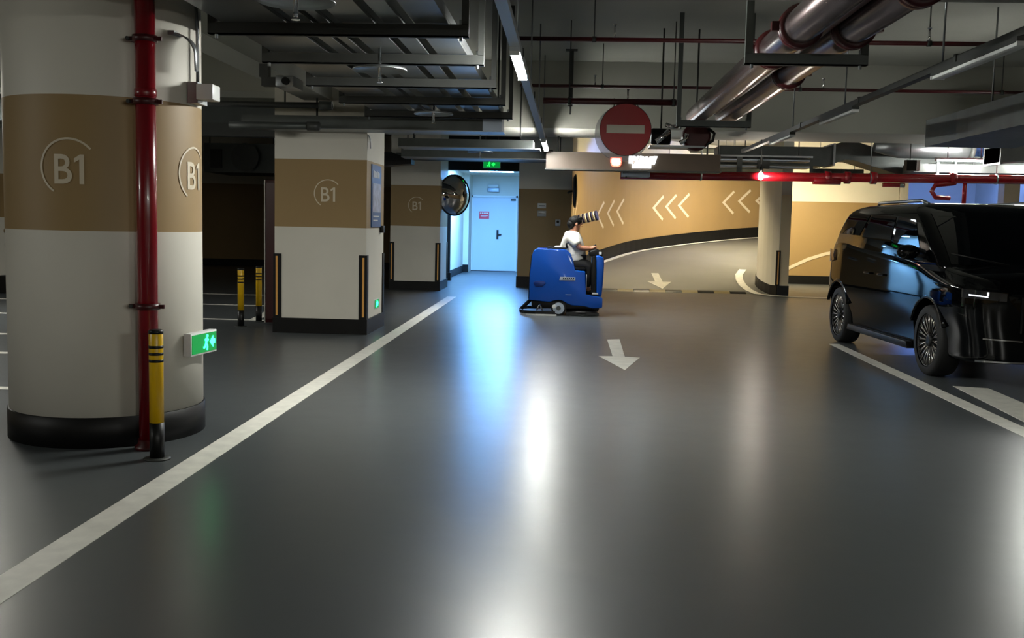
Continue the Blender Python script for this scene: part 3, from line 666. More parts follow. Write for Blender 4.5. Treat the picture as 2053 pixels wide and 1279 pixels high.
# ------------------------------------------------------------------ cross pipes, no entry sign, big pipes
def cross_pipe(x0, x1, y, z, r, m, label, hx):
    t = thing('cross_pipe', label, 'pipe', ((x0 + x1)/2, y, z))
    MB().tube([(x0, y, z), (x1, y, z)], r, m, 10).build('pipe', t)
    for x in hx:
        MB().tube([(x, y, z), (x, y, CZ)], .007, STEELD, 6).build('hanger_rod', t); MB().tube([(x - .02, y, z), (x + .02, y, z)], r + .008, STEELD, 10).build('hanger_ring', t)
    k = x0 + 1.0
    while k < x1:
        MB().tube([(k, y, z), (k, y, z + .14)], .012, CHROME, 6).lathe([(.02, z + .14), (.02, z + .15)], (k, y, 0), CHROME, 10).build('sprinkler_head', t); k += 3.0
    return t
cross_pipe(-.6, 12.5, 10.2, 3.2, .022, DRED, 'thin dark pipe crossing the ceiling before the no entry sign', (0.2, 3.4, 6.6))
cross_pipe(-.7, 12.5, 13.9, 3.24, .022, DRED, 'thin dark pipe crossing the ceiling behind the no entry sign', (.4, 3.0, 5.6, 8.0))
cross_pipe(-.34, 1.25, 12.36, 2.86, .038, DRED, 'dark red pipe holding the no entry sign', (-.03, 1.2))
ns = thing('no_entry_sign', 'round red no entry sign hung below the ceiling pipes', 'sign', (.641, 12.3, 2.53))
MB().lathe([(.300, -.01), (.300, .01)], (.641, 12.3, 2.53), SIGNR, 48, 'Y').build('sign_disc', ns)
MB().box((.418, 12.286, 2.487), (.864, 12.291, 2.585), SIGNW).build('sign_bar', ns)
MB().lathe([(.30, -.013), (.306, -.013), (.306, .012), (.30, .012)], (.641, 12.3, 2.53), DRED, 48, 'Y', caps=False).build('sign_rim', ns)
MB().lathe([(.315, .03), (.325, .03), (.325, .05), (.01, .052)], (.605, 12.3, 2.485), FILM, 48, 'Y').build('film_wrap', ns)
for x in (.5, .78): MB().tube([(x, 12.33, 2.75), (x, 12.35, 2.9)], .006, STEELD, 6).build('hook', ns)

def big_pipe(x, z, r, y0, y1, m, label, coup):
    t = thing('main_pipe', label, 'pipe', (x, (y0 + y1)/2, z))
    MB().tube([(x, y0, z), (x, y1, z)], r, m, 28).build('pipe', t)
    for y in coup:
        c = MB().lathe([(r, y - .05), (r + .03, y - .045), (r + .03, y - .012), (r + .018, y), (r + .03, y + .012), (r + .03, y + .045), (r, y + .05)], (x, 0, z), DRED, 28, 'Y').build('coupling', t)
        for sx in ((-1,) if x < 1.6 else (1,)): box('coupling_lug', (x + sx*(r + .048) - .028, y - .025, z - .03), (x + sx*(r + .048) + .028, y + .025, z + .03), DRED, c)
    return t
big_pipe(1.495, 2.735, .115, 2.0, 12.6, CLAD, 'silver clad main pipe nearest the no entry sign', (7.0, 7.9, 3.9))
big_pipe(1.84, 2.735, .115, 2.0, 12.6, CLAD, 'silver clad main pipe on the parking side of the pair', (5.7, 7.0, 9.0))
big_pipe(1.6675, 2.745, .040, 2.0, 12.2, DRED, 'slim dark red pipe lying between the silver pair', ())
bp_ = thing('branch_pipe', 'dark red branch pipe stubbing out beside the silver pair', 'pipe', (2.3, 6.93, 2.93))
MB().tube([(2.06, 6.93, 2.92), (2.3, 6.93, 2.93), (2.75, 6.93, 2.93)], .035, DRED, 12).build('pipe', bp_); MB().tube([(2.2, 6.93, 2.925), (2.32, 6.93, 2.93)], .05, DRED, 12).build('collar', bp_)
MB().tube([(2.06, 6.93, 2.92), (2.06, 6.93, CZ)], .035, DRED, 8).build('riser', bp_)
trapeze(1.19, 2.03, 7.32, 2.61, CZ, 'trapeze hanger carrying the silver pipes near the camera', .05, GALVD)
trapeze(1.19, 2.03, 11.87, 2.61, CZ, 'trapeze hanger carrying the silver pipes behind the no entry sign', .05, GALVD)
va = thing('valve_cluster', 'black and red valve cluster where the silver pipes end', 'valve', (1.35, 12.75, 2.5))
MB().lathe([(.14, -.14), (.17, -.12), (.17, .12), (.14, .14)], (1.53, 12.82, 2.5), DRED, 28, 'Y').build('red_valve_body', va)
MB().box((.96, 12.65, 2.36), (1.62, 13.0, 2.385), GALV).build('drip_plate', va)
MB().lathe([(.085, -.12), (.1, -.1), (.1, .1), (.085, .12)], (1.1, 12.8, 2.5), BLK, 20, 'X').build('black_valve', va)
MB().tube([(1.03, 12.6, 2.42), (1.12, 12.6, 2.49), (1.18, 12.62, 2.55)], .032, CHROME, 12).build('chrome_coupling', va)
MB().tube([(1.14, 12.6, 2.63), (1.21, 12.58, 2.60), (1.28, 12.6, 2.61)], .026, CHROME, 10).build('chrome_elbow', va)
MB().tube([(1.32, 12.62, 2.41), (1.38, 12.6, 2.45), (1.40, 12.6, 2.52)], .028, CHROME, 10).build('chrome_lever', va)
MB().tube([(1.64, 12.7, 2.40), (1.72, 12.7, 2.45), (1.74, 12.7, 2.54), (1.66, 12.7, 2.60)], .019, BLK, 8).build('hose_loop', va)
MB().tube([(1.1, 12.8, 2.6), (1.1, 12.8, CZ)], .012, STEELD, 6).build('hanger_rod', va)
MB().tube([(1.53, 12.84, 2.6), (1.53, 12.84, CZ)], .012, STEELD, 6).build('hanger_rod', va)
for x, y, z0, lb in ((-.02, 16.0 - 1.6, 3.38, 'grey stub hanger with flat head under the ceiling slab'),):
    t = thing('stub_hanger', lb, 'hanger', (x, y, z0)); MB().box((x - .03, y - .02, z0 - .35), (x + .03, y + .02, CZ), STEELD).build('rod', t); box('head_plate', (x - .08, y - .05, CZ - .02), (x + .08, y + .05, CZ), STEELD, t); MB().tube([(x, y, z0 - .35), (x, y, z0 - .46)], .012, GALV, 6).build('tip', t)

# lit fascia sign
fs = thing('fascia_sign', 'long bronze fascia with lit lettering over the ramp entrance', 'sign', (1.0, 16.7, 2.42))
MB().box((-.39, 16.62, 2.29), (2.39, 16.95, 2.56), FASC).build('fascia_panel', fs)
MB().box((-.41, 16.6, 2.275), (2.41, 16.97, 2.29), STEELD).build('bottom_trim', fs)
ic = MB().extr([(.645, 2.485), (.64, 2.42), (.655, 2.36), (.69, 2.335), (.775, 2.335), (.81, 2.36), (.825, 2.42), (.82, 2.485)], 'XZ', 16.595, 16.62, ICONR).build('icon', fs)
MB().extr([(.665, 2.47), (.662, 2.42), (.675, 2.375), (.70, 2.358), (.765, 2.358), (.79, 2.375), (.803, 2.42), (.80, 2.47)], 'XZ', 16.588, 16.595, ICONW).build('icon_center', ic)
g = MB(); xs = .935
for i, poly in enumerate(([(0,0),(.07,0),(.07,.035),(.045,.035),(.045,.118),(.0,.118)], [(.055,.045),(.105,.045),(.105,.118),(.055,.118)], [(.09,0),(.16,0),(.145,.07),(.16,.118),(.125,.118),(.11,.06)], [(.165,.0),(.235,0),(.25,.05),(.235,.112),(.175,.118),(.17,.07)], [(.24,.0),(.305,.0),(.315,.06),(.30,.114),(.255,.108)], [(.31,.0),(.375,-.005),(.39,.05),(.40,.116),(.33,.112)], [(.365,-.01),(.41,-.012),(.45,.118),(.40,.118)])):
    g.extr([(xs + p[0], 2.395 + p[1]) for p in poly], 'XZ', 16.59, 16.62, LETTER)
g.build('upper_lettering', fs)
g = MB()
for i in range(6): g.extr([(.985 + .052*i, 2.322), (1.03 + .052*i, 2.322), (1.032 + .052*i, 2.38 - .006*(i % 2)), (.988 + .052*i, 2.384)], 'XZ', 16.59, 16.62, LETTER)
g.build('lower_lettering', fs)
for x in (-.2, 2.2): MB().tube([(x, 16.8, 2.56), (x, 16.8, 2.82)], .015, STEELD, 8).build('hanger_rod', fs)
gb = thing('grey_box', 'pale grey box slung under the lit fascia', 'box', (1.08, 17.2, 2.25)); box('box_body', (.86, 17.1, 2.21), (1.32, 17.4, 2.29), BLUEGREY, gb, .006); MB().tube([(1.0, 17.25, 2.29), (1.0, 17.25, CZ)], .01, STEELD, 6).build('hanger_rod', gb); MB().tube([(.93, 17.15, 2.21), (.93, 17.15, 2.19)], .015, STEELD, 8).build('button', gb)

# red fire main
rm = thing('red_main', 'bright red fire main crossing above the parked car', 'pipe', (5, 17.5, 2.28))
MB().tube([(.85, 17.5, 2.255), (12.5, 17.5, 2.335)], .075, REDP, 24).build('pipe', rm)
zf = lambda x: 2.255 + (x - .85) * .08 / 11.65
for x in (4.3, 4.62, 5.05, 6.35, 7.9): MB().lathe([(.075, x - .05), (.105, x - .045), (.105, x + .045), (.075, x + .05)], (0, 17.5, zf(x)), REDP, 20, 'X').build('coupling', rm)
MB().tube([(4.05, 17.45, 2.215), (4.5, 17.45, 2.215)], .06, REDP, 14).build('valve', rm)
MB().tube([(5.2, 17.48, 2.17), (5.5, 17.48, 2.17)], .035, REDP, 10).tube([(5.48, 17.48, 2.17), (5.56, 17.48, 2.17)], .04, CHROME, 10).build('drain_stub', rm)
MB().tube([(6.35, 17.45, 2.22), (6.05, 17.45, 2.18), (6.0, 17.45, 2.08), (6.07, 17.45, 1.98), (6.3, 17.45, 1.97)], .04, REDP, 14).build('return_bend', rm)
MB().tube([(6.55, 17.5, 2.27), (6.55, 17.5, 1.85)], .035, REDP, 12).build('drop_pipe', rm)
for x in (2.2, 5.0, 7.05, 8.2): 
    MB().tube([(x, 17.5, zf(x)), (x, 17.5, CZ)], .008, GALV, 6).build('hanger_rod', rm); MB().lathe([(.078, x - .012), (.084, x - .012), (.084, x + .012), (.078, x + .012)], (0, 17.5, zf(x)), GALV, 20, 'X').build('hanger_ring', rm)

# ladder tray and ducts on the parking side
lt = thing('ladder_tray', 'shiny stacked ladder tray beside the fascia end', 'cable tray', (3.3, 18.3, 2.5))
for z in (2.36, 2.47, 2.58): MB().box((2.45, 18.2, z), (4.2, 18.7, z + .02), BLUEGREY).build('shelf', lt)
for x in (2.42, 2.9, 3.3, 4.16): MB().box((x, 18.18, 2.34), (x + (.09 if x == 2.9 else .05), 18.22, 2.66), GALVD).build('upright', lt)
box('top_rail', (2.42, 18.17, 2.64), (4.2, 18.7, 2.67), GALV, lt); box('joint_box', (3.25, 18.1, 2.44), (3.45, 18.2, 2.58), STEELD, lt)
for x in (2.6, 4.0): MB().tube([(x, 18.4, 2.67), (x, 18.4, CZ)], .01, STEELD, 6).build('hanger_rod', lt)
def duct(label, path, hw, hh, m, name='air_duct', flanges=(), rods=(), axis='Y'):
    P = [Vector(p) for p in path]; t = thing(name, label, 'duct', tuple(P[0])); R = []
    for p in P:
        if axis == 'Y': R.append([(p.x - hw, p.y, p.z - hh), (p.x + hw, p.y, p.z - hh), (p.x + hw, p.y, p.z + hh), (p.x - hw, p.y, p.z + hh)])
        else: R.append([(p.x, p.y - hw, p.z - hh), (p.x, p.y + hw, p.z - hh), (p.x, p.y + hw, p.z + hh), (p.x, p.y - hw, p.z + hh)])
    MB().rings(R, m, smooth=False).build('duct_body', t)
    for p in flanges:
        p = Vector(p); e = .03
        lo = (p.x - hw - e, p.y - .02, p.z - hh - e) if axis == 'Y' else (p.x - .02, p.y - hw - e, p.z - hh - e)
        hi = (p.x + hw + e, p.y + .02, p.z + hh + e) if axis == 'Y' else (p.x + .02, p.y + hw + e, p.z + hh + e)
        box('flange', lo, hi, GALV, t)
    for p in rods: MB().tube([p, (p[0], p[1], 2.82 if 15.4 < p[1] < 17 else CZ)], .01, GALV, 6).build('hanger_rod', t)
    return t
duct('wide grey duct over the parked car ending before the far bays', [(4.97, 4.0, 2.64), (4.97, 11.9, 2.64), (4.95, 12.2, 2.63), (4.84, 12.9, 2.60)], .52, .16, GALVD, 'air_duct', [(4.97, 8.2, 2.64), (4.97, 10.2, 2.64)], [(4.6, 8.6, 2.8), (4.5, 11.4, 2.8), (5.3, 12.1, 2.78)])
duct('dark cross duct with a kink behind the red main', [(2.7, 19.3, 2.72), (4.6, 19.3, 2.72), (4.95, 19.3, 2.84), (5.1, 19.3, 2.84), (5.9, 19.3, 2.60), (12.6, 19.3, 2.60)], .35, .17, GALVD, 'air_duct', [(4.75, 19.3, 2.76), (6.9, 19.3, 2.60)], [(3.2, 19.2, 2.9), (7.5, 19.2, 2.75)], 'X')
rd = thing('round_duct', 'round silver duct lying above the kinked cross duct', 'duct', (6, 18.2, 2.95))
MB().tube([(5.3, 18.4, 2.86), (5.7, 18.4, 2.88), (6.4, 18.4, 2.88), (6.9, 18.3, 2.88)], [.08, .2, .2, .2], GALV, 24).build('duct_body', rd)
MB().lathe([(.2, 6.85), (.24, 6.86), (.24, 6.92), (.2, 6.93)], (0, 18.3, 2.88), STEELD, 24, 'X').build('end_collar', rd)
MB().tube([(6.2, 18.4, 3.08), (6.2, 18.4, CZ)], .01, STEELD, 6).build('hanger_rod', rd)
duct('pale silver duct beyond the wide duct, nearest the tube lights', [(6.6, 16.6, 2.62), (7.6, 16.6, 2.68), (12.6, 16.6, 2.70)], .3, .12, GALV, 'air_duct', [(6.62, 16.6, 2.62)], [(8.0, 16.6, 2.75)], 'X')
duct('low dull duct under the tube lights, above the red main', [(5.9, 18.4, 2.5), (12.6, 18.4, 2.52)], .3, .07, GALVD, 'air_duct', [(6.3, 18.4, 2.5)], [(7.0, 18.4, 2.56)], 'X')
jb2 = thing('junction_box', 'white edged black box by the duct over the car', 'junction box', (5.75, 17.6, 2.5)); box('box_body', (5.62, 17.6, 2.42), (5.78, 17.75, 2.6), BLK, jb2); box('box_lid', (5.78, 17.58, 2.42), (5.83, 17.75, 2.6), PLATE, jb2, .01); MB().tube([(5.7, 17.7, 2.6), (5.7, 17.7, CZ)], .008, STEELD, 6).build('hanger_rod', jb2)

# striped padded arm fixed to the ramp wall
sr = thing('striped_arm', 'navy and white striped padded arm on the ramp wall behind the driver', 'padding', (.45, 24.05, 1.57))
P0_, P1_ = Vector((.235, 24.1, 1.515)), Vector((.665, 24.0, 1.625)); n = 9
pr = MB()
for i in range(n):
    pr.tube([P0_.lerp(P1_, i/n), P0_.lerp(P1_, (i + 1)/n)], .115, NAVY if i % 2 == 0 else SHIRT, 18)
pr.build('padded_roll', sr)
MB().tube([P0_.lerp(P1_, .1), (.18, 24.1, 1.5)], .025, STEELD, 8).build('wall_bracket', sr)

# ------------------------------------------------------------------ ride-on floor scrubber (local frame: x forward, y away from the lane camera, z up)
SX, SY = -.120, 16.07
sc_ = thing('floor_scrubber', 'blue ride-on floor scrubber driven across the lane', 'cleaning machine', (SX, SY, 0), 0.0, None, True)
body = [(-.46, .23), (-.455, .62), (-.425, .93), (-.40, .99), (-.35, 1.02), (.06, 1.02), (.115, 1.0), (.16, .955), (.195, .88), (.22, .79), (.237, .70), (.394, .685), (.402, .56), (.417, .337), (.64, .30), (.668, .285), (.668, .15), (.655, .132), (.52, .125), (.40, .155), (.20, .165), (.13, .19), (.10, .21), (.05, .235), (-.02, .24), (-.08, .23), (-.14, .205), (-.3, .22)]
MB().extr(body, 'XZ', -.40, .40, SCRB).build('tank_body', sc_, bevel=.045, bseg=4)
MB().extr([(-.472, .24), (-.466, .62), (-.44, .92), (-.425, .93), (-.455, .62), (-.452, .24)], 'XZ', -.33, .33, BLK).build('rear_panel', sc_, bevel=.008)
box('tank_lid', (-.2, -.30, 1.015), (.1, .30, 1.045), BLK, sc_, .012)
MB().lathe([(.07, 1.04), (.07, 1.058), (.05, 1.065)], (-.02, 0, 0), PLATE, 18).build('filler_cap', sc_)
MB().tube([(.10, -.25, 1.03), (.095, -.25, 1.09), (.11, -.25, 1.13)], [.022, .014, .02], BLK, 10).build('beacon_stub', sc_)
sq = MB().rings([[(x, y0_, z) for (y0_, z) in ((y - .02, .03), (y + .02, .03), (y + .02, .075), (y - .02, .075))] for x, y in ((-.62, -.05), (-.60, -.3), (-.52, -.44), (-.36, -.50), (-.05, -.50))], BLK, smooth=False).build('squeegee', sc_)
MB().rings([[(x, y + d, z) for (d, z) in ((-.012, .004), (.012, .004), (.012, .03), (-.012, .03))] for x, y in ((-.60, -.05), (-.58, -.3), (-.50, -.45), (-.34, -.515), (-.03, -.515))], PLATE, smooth=False).build('wiper_blade', sq)
sq2 = MB().rings([[(x, y + d, z) for (d, z) in ((-.02, .03), (.02, .03), (.02, .075), (-.02, .075))] for x, y in ((-.62, -.05), (-.60, .3), (-.5, .44), (-.3, .48))], BLK, smooth=False).build('squeegee', sc_)
MB().tube([(-.58, -.2, .08), (-.5, -.2, .16), (-.42, -.2, .24)], .03, BLK, 10).build('suction_hose', sc_)
MB().tube([(-.34, -.38, .07), (-.30, -.37, .16)], .014, CHROME, 8).build('lift_link', sc_); MB().tube([(-.24, -.40, .06), (-.29, -.37, .17)], .014, CHROME, 8).build('lift_link', sc_)
MB().lathe([(.03, -.02), (.03, .0)], (-.07, -.385, .14), PLATE, 14, 'Y').build('bolt_cap', sc_)
box('chassis', (-.42, -.33, .10), (.5, .33, .23), BLK, sc_, .02)
for y in (-.39, .31):
    wh = MB().lathe([(.085, y), (.112, y + .008), (.115, y + .02), (.115, y + .06), (.112, y + .075), (.085, y + .08)], (0, 0, .115), RUB, 28, 'Y').build('wheel', sc_)
    MB().lathe([(.088, y - .002), (.088, y + .02)], (0, 0, .115), BLUEGREY, 24, 'Y').build('wheel_disc', wh)
    MB().lathe([(.035, y - .01), (.035, y)], (0, 0, .115), GALVD, 14, 'Y').build('hub', wh)
MB().lathe([(.10, -.04), (.115, -.03), (.115, .03), (.10, .04)], (.52, 0, .115), RUB, 24, 'Y').build('front_wheel', sc_)
MB().lathe([(.24, .03), (.25, .05), (.24, .075), (.1, .09)], (.36, -.19, 0), BLK, 28).build('brush_deck', sc_); MB().lathe([(.24, .03), (.25, .05), (.24, .075), (.1, .09)], (.36, .19, 0), BLK, 28).build('brush_deck', sc_)
MB().lathe([(.245, .004), (.245, .03)], (.36, -.19, 0), GALVD, 28).build('brush_ring', sc_)
box('side_skirt', (.12, -.43, .02), (.62, -.41, .06), RUB, sc_)
MB().extr([(.545, .93), (.60, .935), (.676, .905), (.682, .80), (.672, .5), (.655, .30), (.60, .30), (.57, .34), (.56, .7)], 'XZ', -.30, .30, SCRB).build('front_column', sc_, bevel=.025, bseg=3)
MB().extr([(.50, .92), (.55, .925), (.57, .34), (.50, .335), (.485, .6)], 'XZ', -.31, .31, BLK).build('column_pad', sc_, bevel=.015)
MB().extr([(.44, .93), (.46, 1.0), (.56, 1.03), (.65, 1.0), (.665, .92), (.55, .90)], 'XZ', -.24, .24, BLK).build('dashboard', sc_, bevel=.015)
box('dash_label', (.60, -.25, .95), (.64, -.243, .99), PLATE, sc_)
box('foot_plate', (.40, -.34, .325), (.62, .34, .34), BLK, sc_); box('white_pedal', (.51, -.33, .34), (.60, -.2, .362), PLATE, sc_)
box('edge_strip', (.413, -.345, .42), (.421, -.33, .64), PLATE, sc_)
box('seat', (.12, -.24, .70), (.40, .24, .745), BLK, sc_, .015)
sw = []
for i in range(25):
    a = 2*PI*i/24; sw.append((.50 + .05*math.cos(a), .17*math.sin(a), 1.045 + .05*math.cos(a)*1.0 - .01))
MB().tube(sw, .014, BLK, 8, caps=False).build('steering_wheel', sc_); MB().tube([(.50, 0, 1.035), (.54, 0, .98)], .025, BLK, 8).build('steering_post', sc_)
for sy_ in (-1, 1): MB().tube([(.50, .16*sy_, 1.035), (.50, 0, 1.035)], .01, BLK, 6).build('steering_spoke', sc_)
bd = MB().extr([(.0, .548), (.012, .60), (.245, .60), (.245, .548)], 'XZ', -.406, -.398, BLUEGREY).build('badge', sc_)
mb = MB()
for i in range(6): mb.extr([(.05 + .03*i, .558), (.066 + .03*i, .558), (.08 + .03*i, .59), (.062 + .03*i, .59)], 'XZ', -.409, -.405, BLK)
mb.build('badge_lettering', bd)
box('side_mark', (.10, -.403, .325), (.19, -.398, .332), BLUEGREY, sc_)
MB().extr([(-.40, .5), (-.36, .44), (-.26, .44), (-.2, .5), (-.24, .53), (-.36, .53)], 'XZ', -.407, -.395, mat('deep_blue_plastic', (5, 40, 110), .3)).build('grip_recess', sc_, bevel=.006)

# ------------------------------------------------------------------ driver
def skin_mesh(name, V, E_, m, parent, root=0, lev=2, extra=None):
    me = bpy.data.meshes.new(name); me.from_pydata([v[0] for v in V], E_, [])
    o = bpy.data.objects.new(name, me); C.objects.link(o)
    o.modifiers.new('s', 'SKIN'); sd = o.modifiers.new('u', 'SUBSURF'); sd.levels = lev; sd.render_levels = lev
    for i, v in enumerate(V):
        r = v[1]; sv = me.skin_vertices[0].data[i]; sv.radius = r if isinstance(r, tuple) else (r, r); sv.use_root = (i == root)
    dg = bpy.context.evaluated_depsgraph_get(); m2 = bpy.data.meshes.new_from_object(o.evaluated_get(dg))
    bpy.data.objects.remove(o); bpy.data.meshes.remove(me); m2.name = name
    m2.materials.clear(); m2.materials.append(m)
    for p in m2.polygons: p.use_smooth = True; p.material_index = 0
    o = bpy.data.objects.new(name, m2); C.objects.link(o); WL[o] = Vector((0,0,0))
    if parent: o.parent = parent
    return o
pe = thing('person', 'seated person in a white T-shirt steering the blue scrubber', 'person', (SX, SY, 0), 0.0, None, True)
V = []; E_ = []
def nd(p, r, par=None):
    V.append((p, r)); i = len(V) - 1
    if par is not None: E_.append((par, i))
    return i
pel = nd((.20, 0, .84), .11); sp1 = nd((.18, 0, .99), .10, pel); ch = nd((.17, 0, 1.15), .115, sp1); nb = nd((.185, 0, 1.27), .075, ch); nk = nd((.215, 0, 1.325), .05, nb)
hb = nd((.235, 0, 1.375), .066, nk); hd = nd((.245, 0, 1.43), .088, hb); ht = nd((.24, 0, 1.485), .06, hd)
jw = nd((.30, 0, 1.365), .032, hb); ns_ = nd((.338, 0, 1.408), .012, hd)
for sy_ in (-1, 1):
    sh = nd((.175, .16*sy_, 1.235), .062, ch); el_ = nd((.30, .235*sy_, 1.045), .042, sh); fo = nd((.40, .21*sy_, 1.035), .038, el_); wr_ = nd((.475, .175*sy_, 1.035), .026, fo); pm = nd((.515, .165*sy_, 1.05), .03, wr_)
    for q, (dy, ln) in enumerate(((-.03, .9), (-.011, 1.0), (.009, .96), (.027, .8))):
        k1 = nd((.545, (.165)*sy_ + dy, 1.068), .009, pm); k2 = nd((.565*1.0, .165*sy_ + dy, 1.055), .0085, k1); nd((.562 - .004*q, .165*sy_ + dy, 1.055 - .028*ln), .008, k2)
    t1 = nd((.515, .165*sy_ - .035*sy_, 1.035), .01, pm); nd((.53, .165*sy_ - .045*sy_, 1.018), .009, t1)
    hp_ = nd((.22, .095*sy_, .80), .095, pel); kn = nd((.455, .13*sy_, .775), .062, hp_); an = nd((.435, .14*sy_, .41), .04, kn); nd((.455, .14*sy_, .375), .04, an); nd((.53, .145*sy_, .368), .032, len(V) - 1)
skin_mesh('body', V, E_, SKIN, pe)
def garment(name, nodes, m):
    VV = [(p, r) for p, r, _ in nodes]; EE = [(par, i) for i, (_, _, par) in enumerate(nodes) if par is not None]
    return skin_mesh(name, VV, EE, m, pe)
g = [((.205, 0, .78), .225, None), ((.20, 0, .87), .235, 0), ((.19, 0, .99), .23, 1), ((.175, 0, 1.13), .222, 2), ((.19, 0, 1.255), .13, 3), ((.205, 0, 1.305), .066, 4)]
for sy_ in (-1, 1):
    k = len(g); g += [((.18, .18*sy_, 1.21), .11, 3), ((.245, .22*sy_, 1.115), .084, k), ((.27, .23*sy_, 1.08), .08, k + 1)]
garment('t_shirt', g, SHIRT)
g = [((.20, 0, .82), .17, None)]
for sy_ in (-1, 1):
    k = len(g); g += [((.22, .1*sy_, .79), .13, 0), ((.455, .13*sy_, .765), .095, k), ((.44, .14*sy_, .60), .062, k + 1), ((.435, .14*sy_, .42), .055, k + 2)]
garment('trousers', g, TROUS)
hr = MB(); hr.ball((.225, 0, 1.452), (.108, .098, .088), HAIR, 22, 14); hr.ball((.165, 0, 1.405), (.07, .085, .075), HAIR, 18, 10)
hr.ball((.29, 0, 1.495), (.05, .07, .035), HAIR, 14, 8); hr.build('hair', pe)
for sy_ in (-1, 1):
    MB().ball((.245, .088*sy_, 1.405), (.02, .012, .03), SKIN, 10, 8).build('ear', pe); MB().ball((.318, .03*sy_, 1.422), (.009, .012, .007), BLK, 8, 6).build('eye', pe)
    MB().ball((.50, .145*sy_, .362), (.11, .045, .038), BLK, 14, 8).build('shoe', pe)
MB().box((.322, -.022, 1.372), (.334, .022, 1.379), mat('lips', (140, 70, 62), .5)).build('mouth', pe)

# ------------------------------------------------------------------ black car (local frame: +y forward, +x the side seen here)
car = thing('car', 'glossy black car parked beside the lane line', 'car', (4.385, 11.655, 0), PI + .045, None, True)
def interp(tab, y):
    if y <= tab[0][0]: return tab[0][1]
    for i in range(len(tab) - 1):
        if y <= tab[i+1][0]:
            x0, x1 = tab[i][0], tab[i+1][0]; t = (y - x0)/(x1 - x0)
            p = [tab[max(0, min(len(tab)-1, k))][1] for k in (i-1, i, i+1, i+2)]
            h = x1 - x0
            m1 = (tab[min(i+1, len(tab)-1)][1] - tab[max(i-1, 0)][1]) / max(1e-6, tab[min(i+1, len(tab)-1)][0] - tab[max(i-1, 0)][0]) * h
            m2 = (tab[min(i+2, len(tab)-1)][1] - tab[i][1]) / max(1e-6, tab[min(i+2, len(tab)-1)][0] - tab[i][0]) * h
            return (2*t**3 - 3*t*t + 1)*p[1] + (t**3 - 2*t*t + t)*m1 + (-2*t**3 + 3*t*t)*p[2] + (t**3 - t*t)*m2
    return tab[-1][1]
WT = [(-1.92, .86), (-1.88, .90), (-1.78, .92), (-1.55, .928), (-.9, .93), (.2, .935), (1.3, .935), (1.75, .93), (2.0, .918), (2.14, .895), (2.24, .845), (2.30, .76), (2.33, .58)]
ZT = [(-1.92, 1.24), (-1.75, 1.335), (-1.4, 1.345), (-.6, 1.295), (.4, 1.235), (1.1, 1.18), (1.5, 1.11), (1.8, 1.065), (2.08, 1.025), (2.22, .98), (2.30, .91), (2.33, .86)]
ZB = [(-1.92, .36), (-1.7, .25), (-1.2, .22), (1.2, .22), (1.9, .21), (2.33, .24)]
def section(y):
    w_, zt, zb = interp(WT, y), interp(ZT, y), interp(ZB, y); zs = zt - .075
    H_ = [(w_ - .16, zb), (w_ - .075, zb + .03), (w_ - .06, zb + .13), (w_ - .045, .45), (w_ - .012, .60), (w_, .74), (w_ - .008, .88), (w_ - .022, .88 + (zs - .88)*.55), (w_ - .05, zs), (w_ - .10, zt - .015), (w_ - .2, zt)]
    out = []
    for i in range(len(H_) - 1):
        p = [Vector((*H_[max(0, min(len(H_)-1, k))], 0)) for k in (i-1, i, i+1, i+2)]
        for j in range(3):
            t = j/3; out.append(.5*((2*p[1]) + (p[2] - p[0])*t + (2*p[0] - 5*p[1] + 4*p[2] - p[3])*t*t + (p[3] - p[0] + 3*p[1] - 3*p[2])*t**3))
    out.append(Vector((*H_[-1], 0)))
    half = [(v.x, v.y) for v in out] + [(w_*.45, zt + .018)]
    return [(x, y, z) for x, z in half] + [(0, y, zt + .024)] + [(-x, y, z) for x, z in reversed(half)] + [(0, y, zb)]
ys = [-1.92 + .04*i for i in range(5)] + [-1.7 + .1*i for i in range(38)] + [2.06 + .03*i for i in range(9)] + [2.32, 2.33]
lower = MB().rings([section(y) for y in ys], CARP).build('body_shell', car)
cut = MB()
for yy in (-1.425, 1.425):
    for sx in (-1, 1): cut.tube([(sx*.56, yy, .35), (sx*1.3, yy, .35)], .415, BLK, 40)
co = cut.build('cutter'); md = lower.modifiers.new('b', 'BOOLEAN'); md.operation = 'DIFFERENCE'; md.object = co; md.solver = 'EXACT'
lower.parent = None; bpy.context.view_layer.update()
m2 = bpy.data.meshes.new_from_object(lower.evaluated_get(bpy.context.evaluated_depsgraph_get())); lower.modifiers.clear(); lower.data = m2; bpy.data.objects.remove(co); lower.parent = car
try: m2.set_sharp_from_angle(angle=0.9)
except Exception: pass
HW = [(1.03, .90), (1.30, .88), (1.5, .85), (1.6, .825), (1.66, .775), (1.70, .68), (1.715, .56)]
YF = [(1.03, 1.72), (1.30, 1.36), (1.5, 1.06), (1.6, .90), (1.66, .74), (1.70, .55), (1.715, .40)]
YR = [(1.03, -1.90), (1.30, -1.82), (1.5, -1.66), (1.6, -1.54), (1.66, -1.42), (1.70, -1.26), (1.715, -1.12)]
def gring(z):
    hw, yf, yr = interp(HW, z), interp(YF, z), interp(YR, z); rc = .16; R = []
    for (cx, cy, a0) in ((hw - rc, yf - rc*.8, 0), (-hw + rc, yf - rc*.8, PI/2), (-hw + rc, yr + rc, PI), (hw - rc, yr + rc, 3*PI/2)):
        for i in range(7):
            a = a0 + PI/2*i/6; R.append((cx + rc*math.cos(a), cy + rc*(.8 if cy > 0 else 1)*math.sin(a), z))
    return R
MB().rings([gring(z) for z in (1.03, 1.12, 1.2, 1.3, 1.4, 1.5, 1.56, 1.6, 1.63, 1.66, 1.68, 1.70, 1.715)], CARP).build('roof', car)
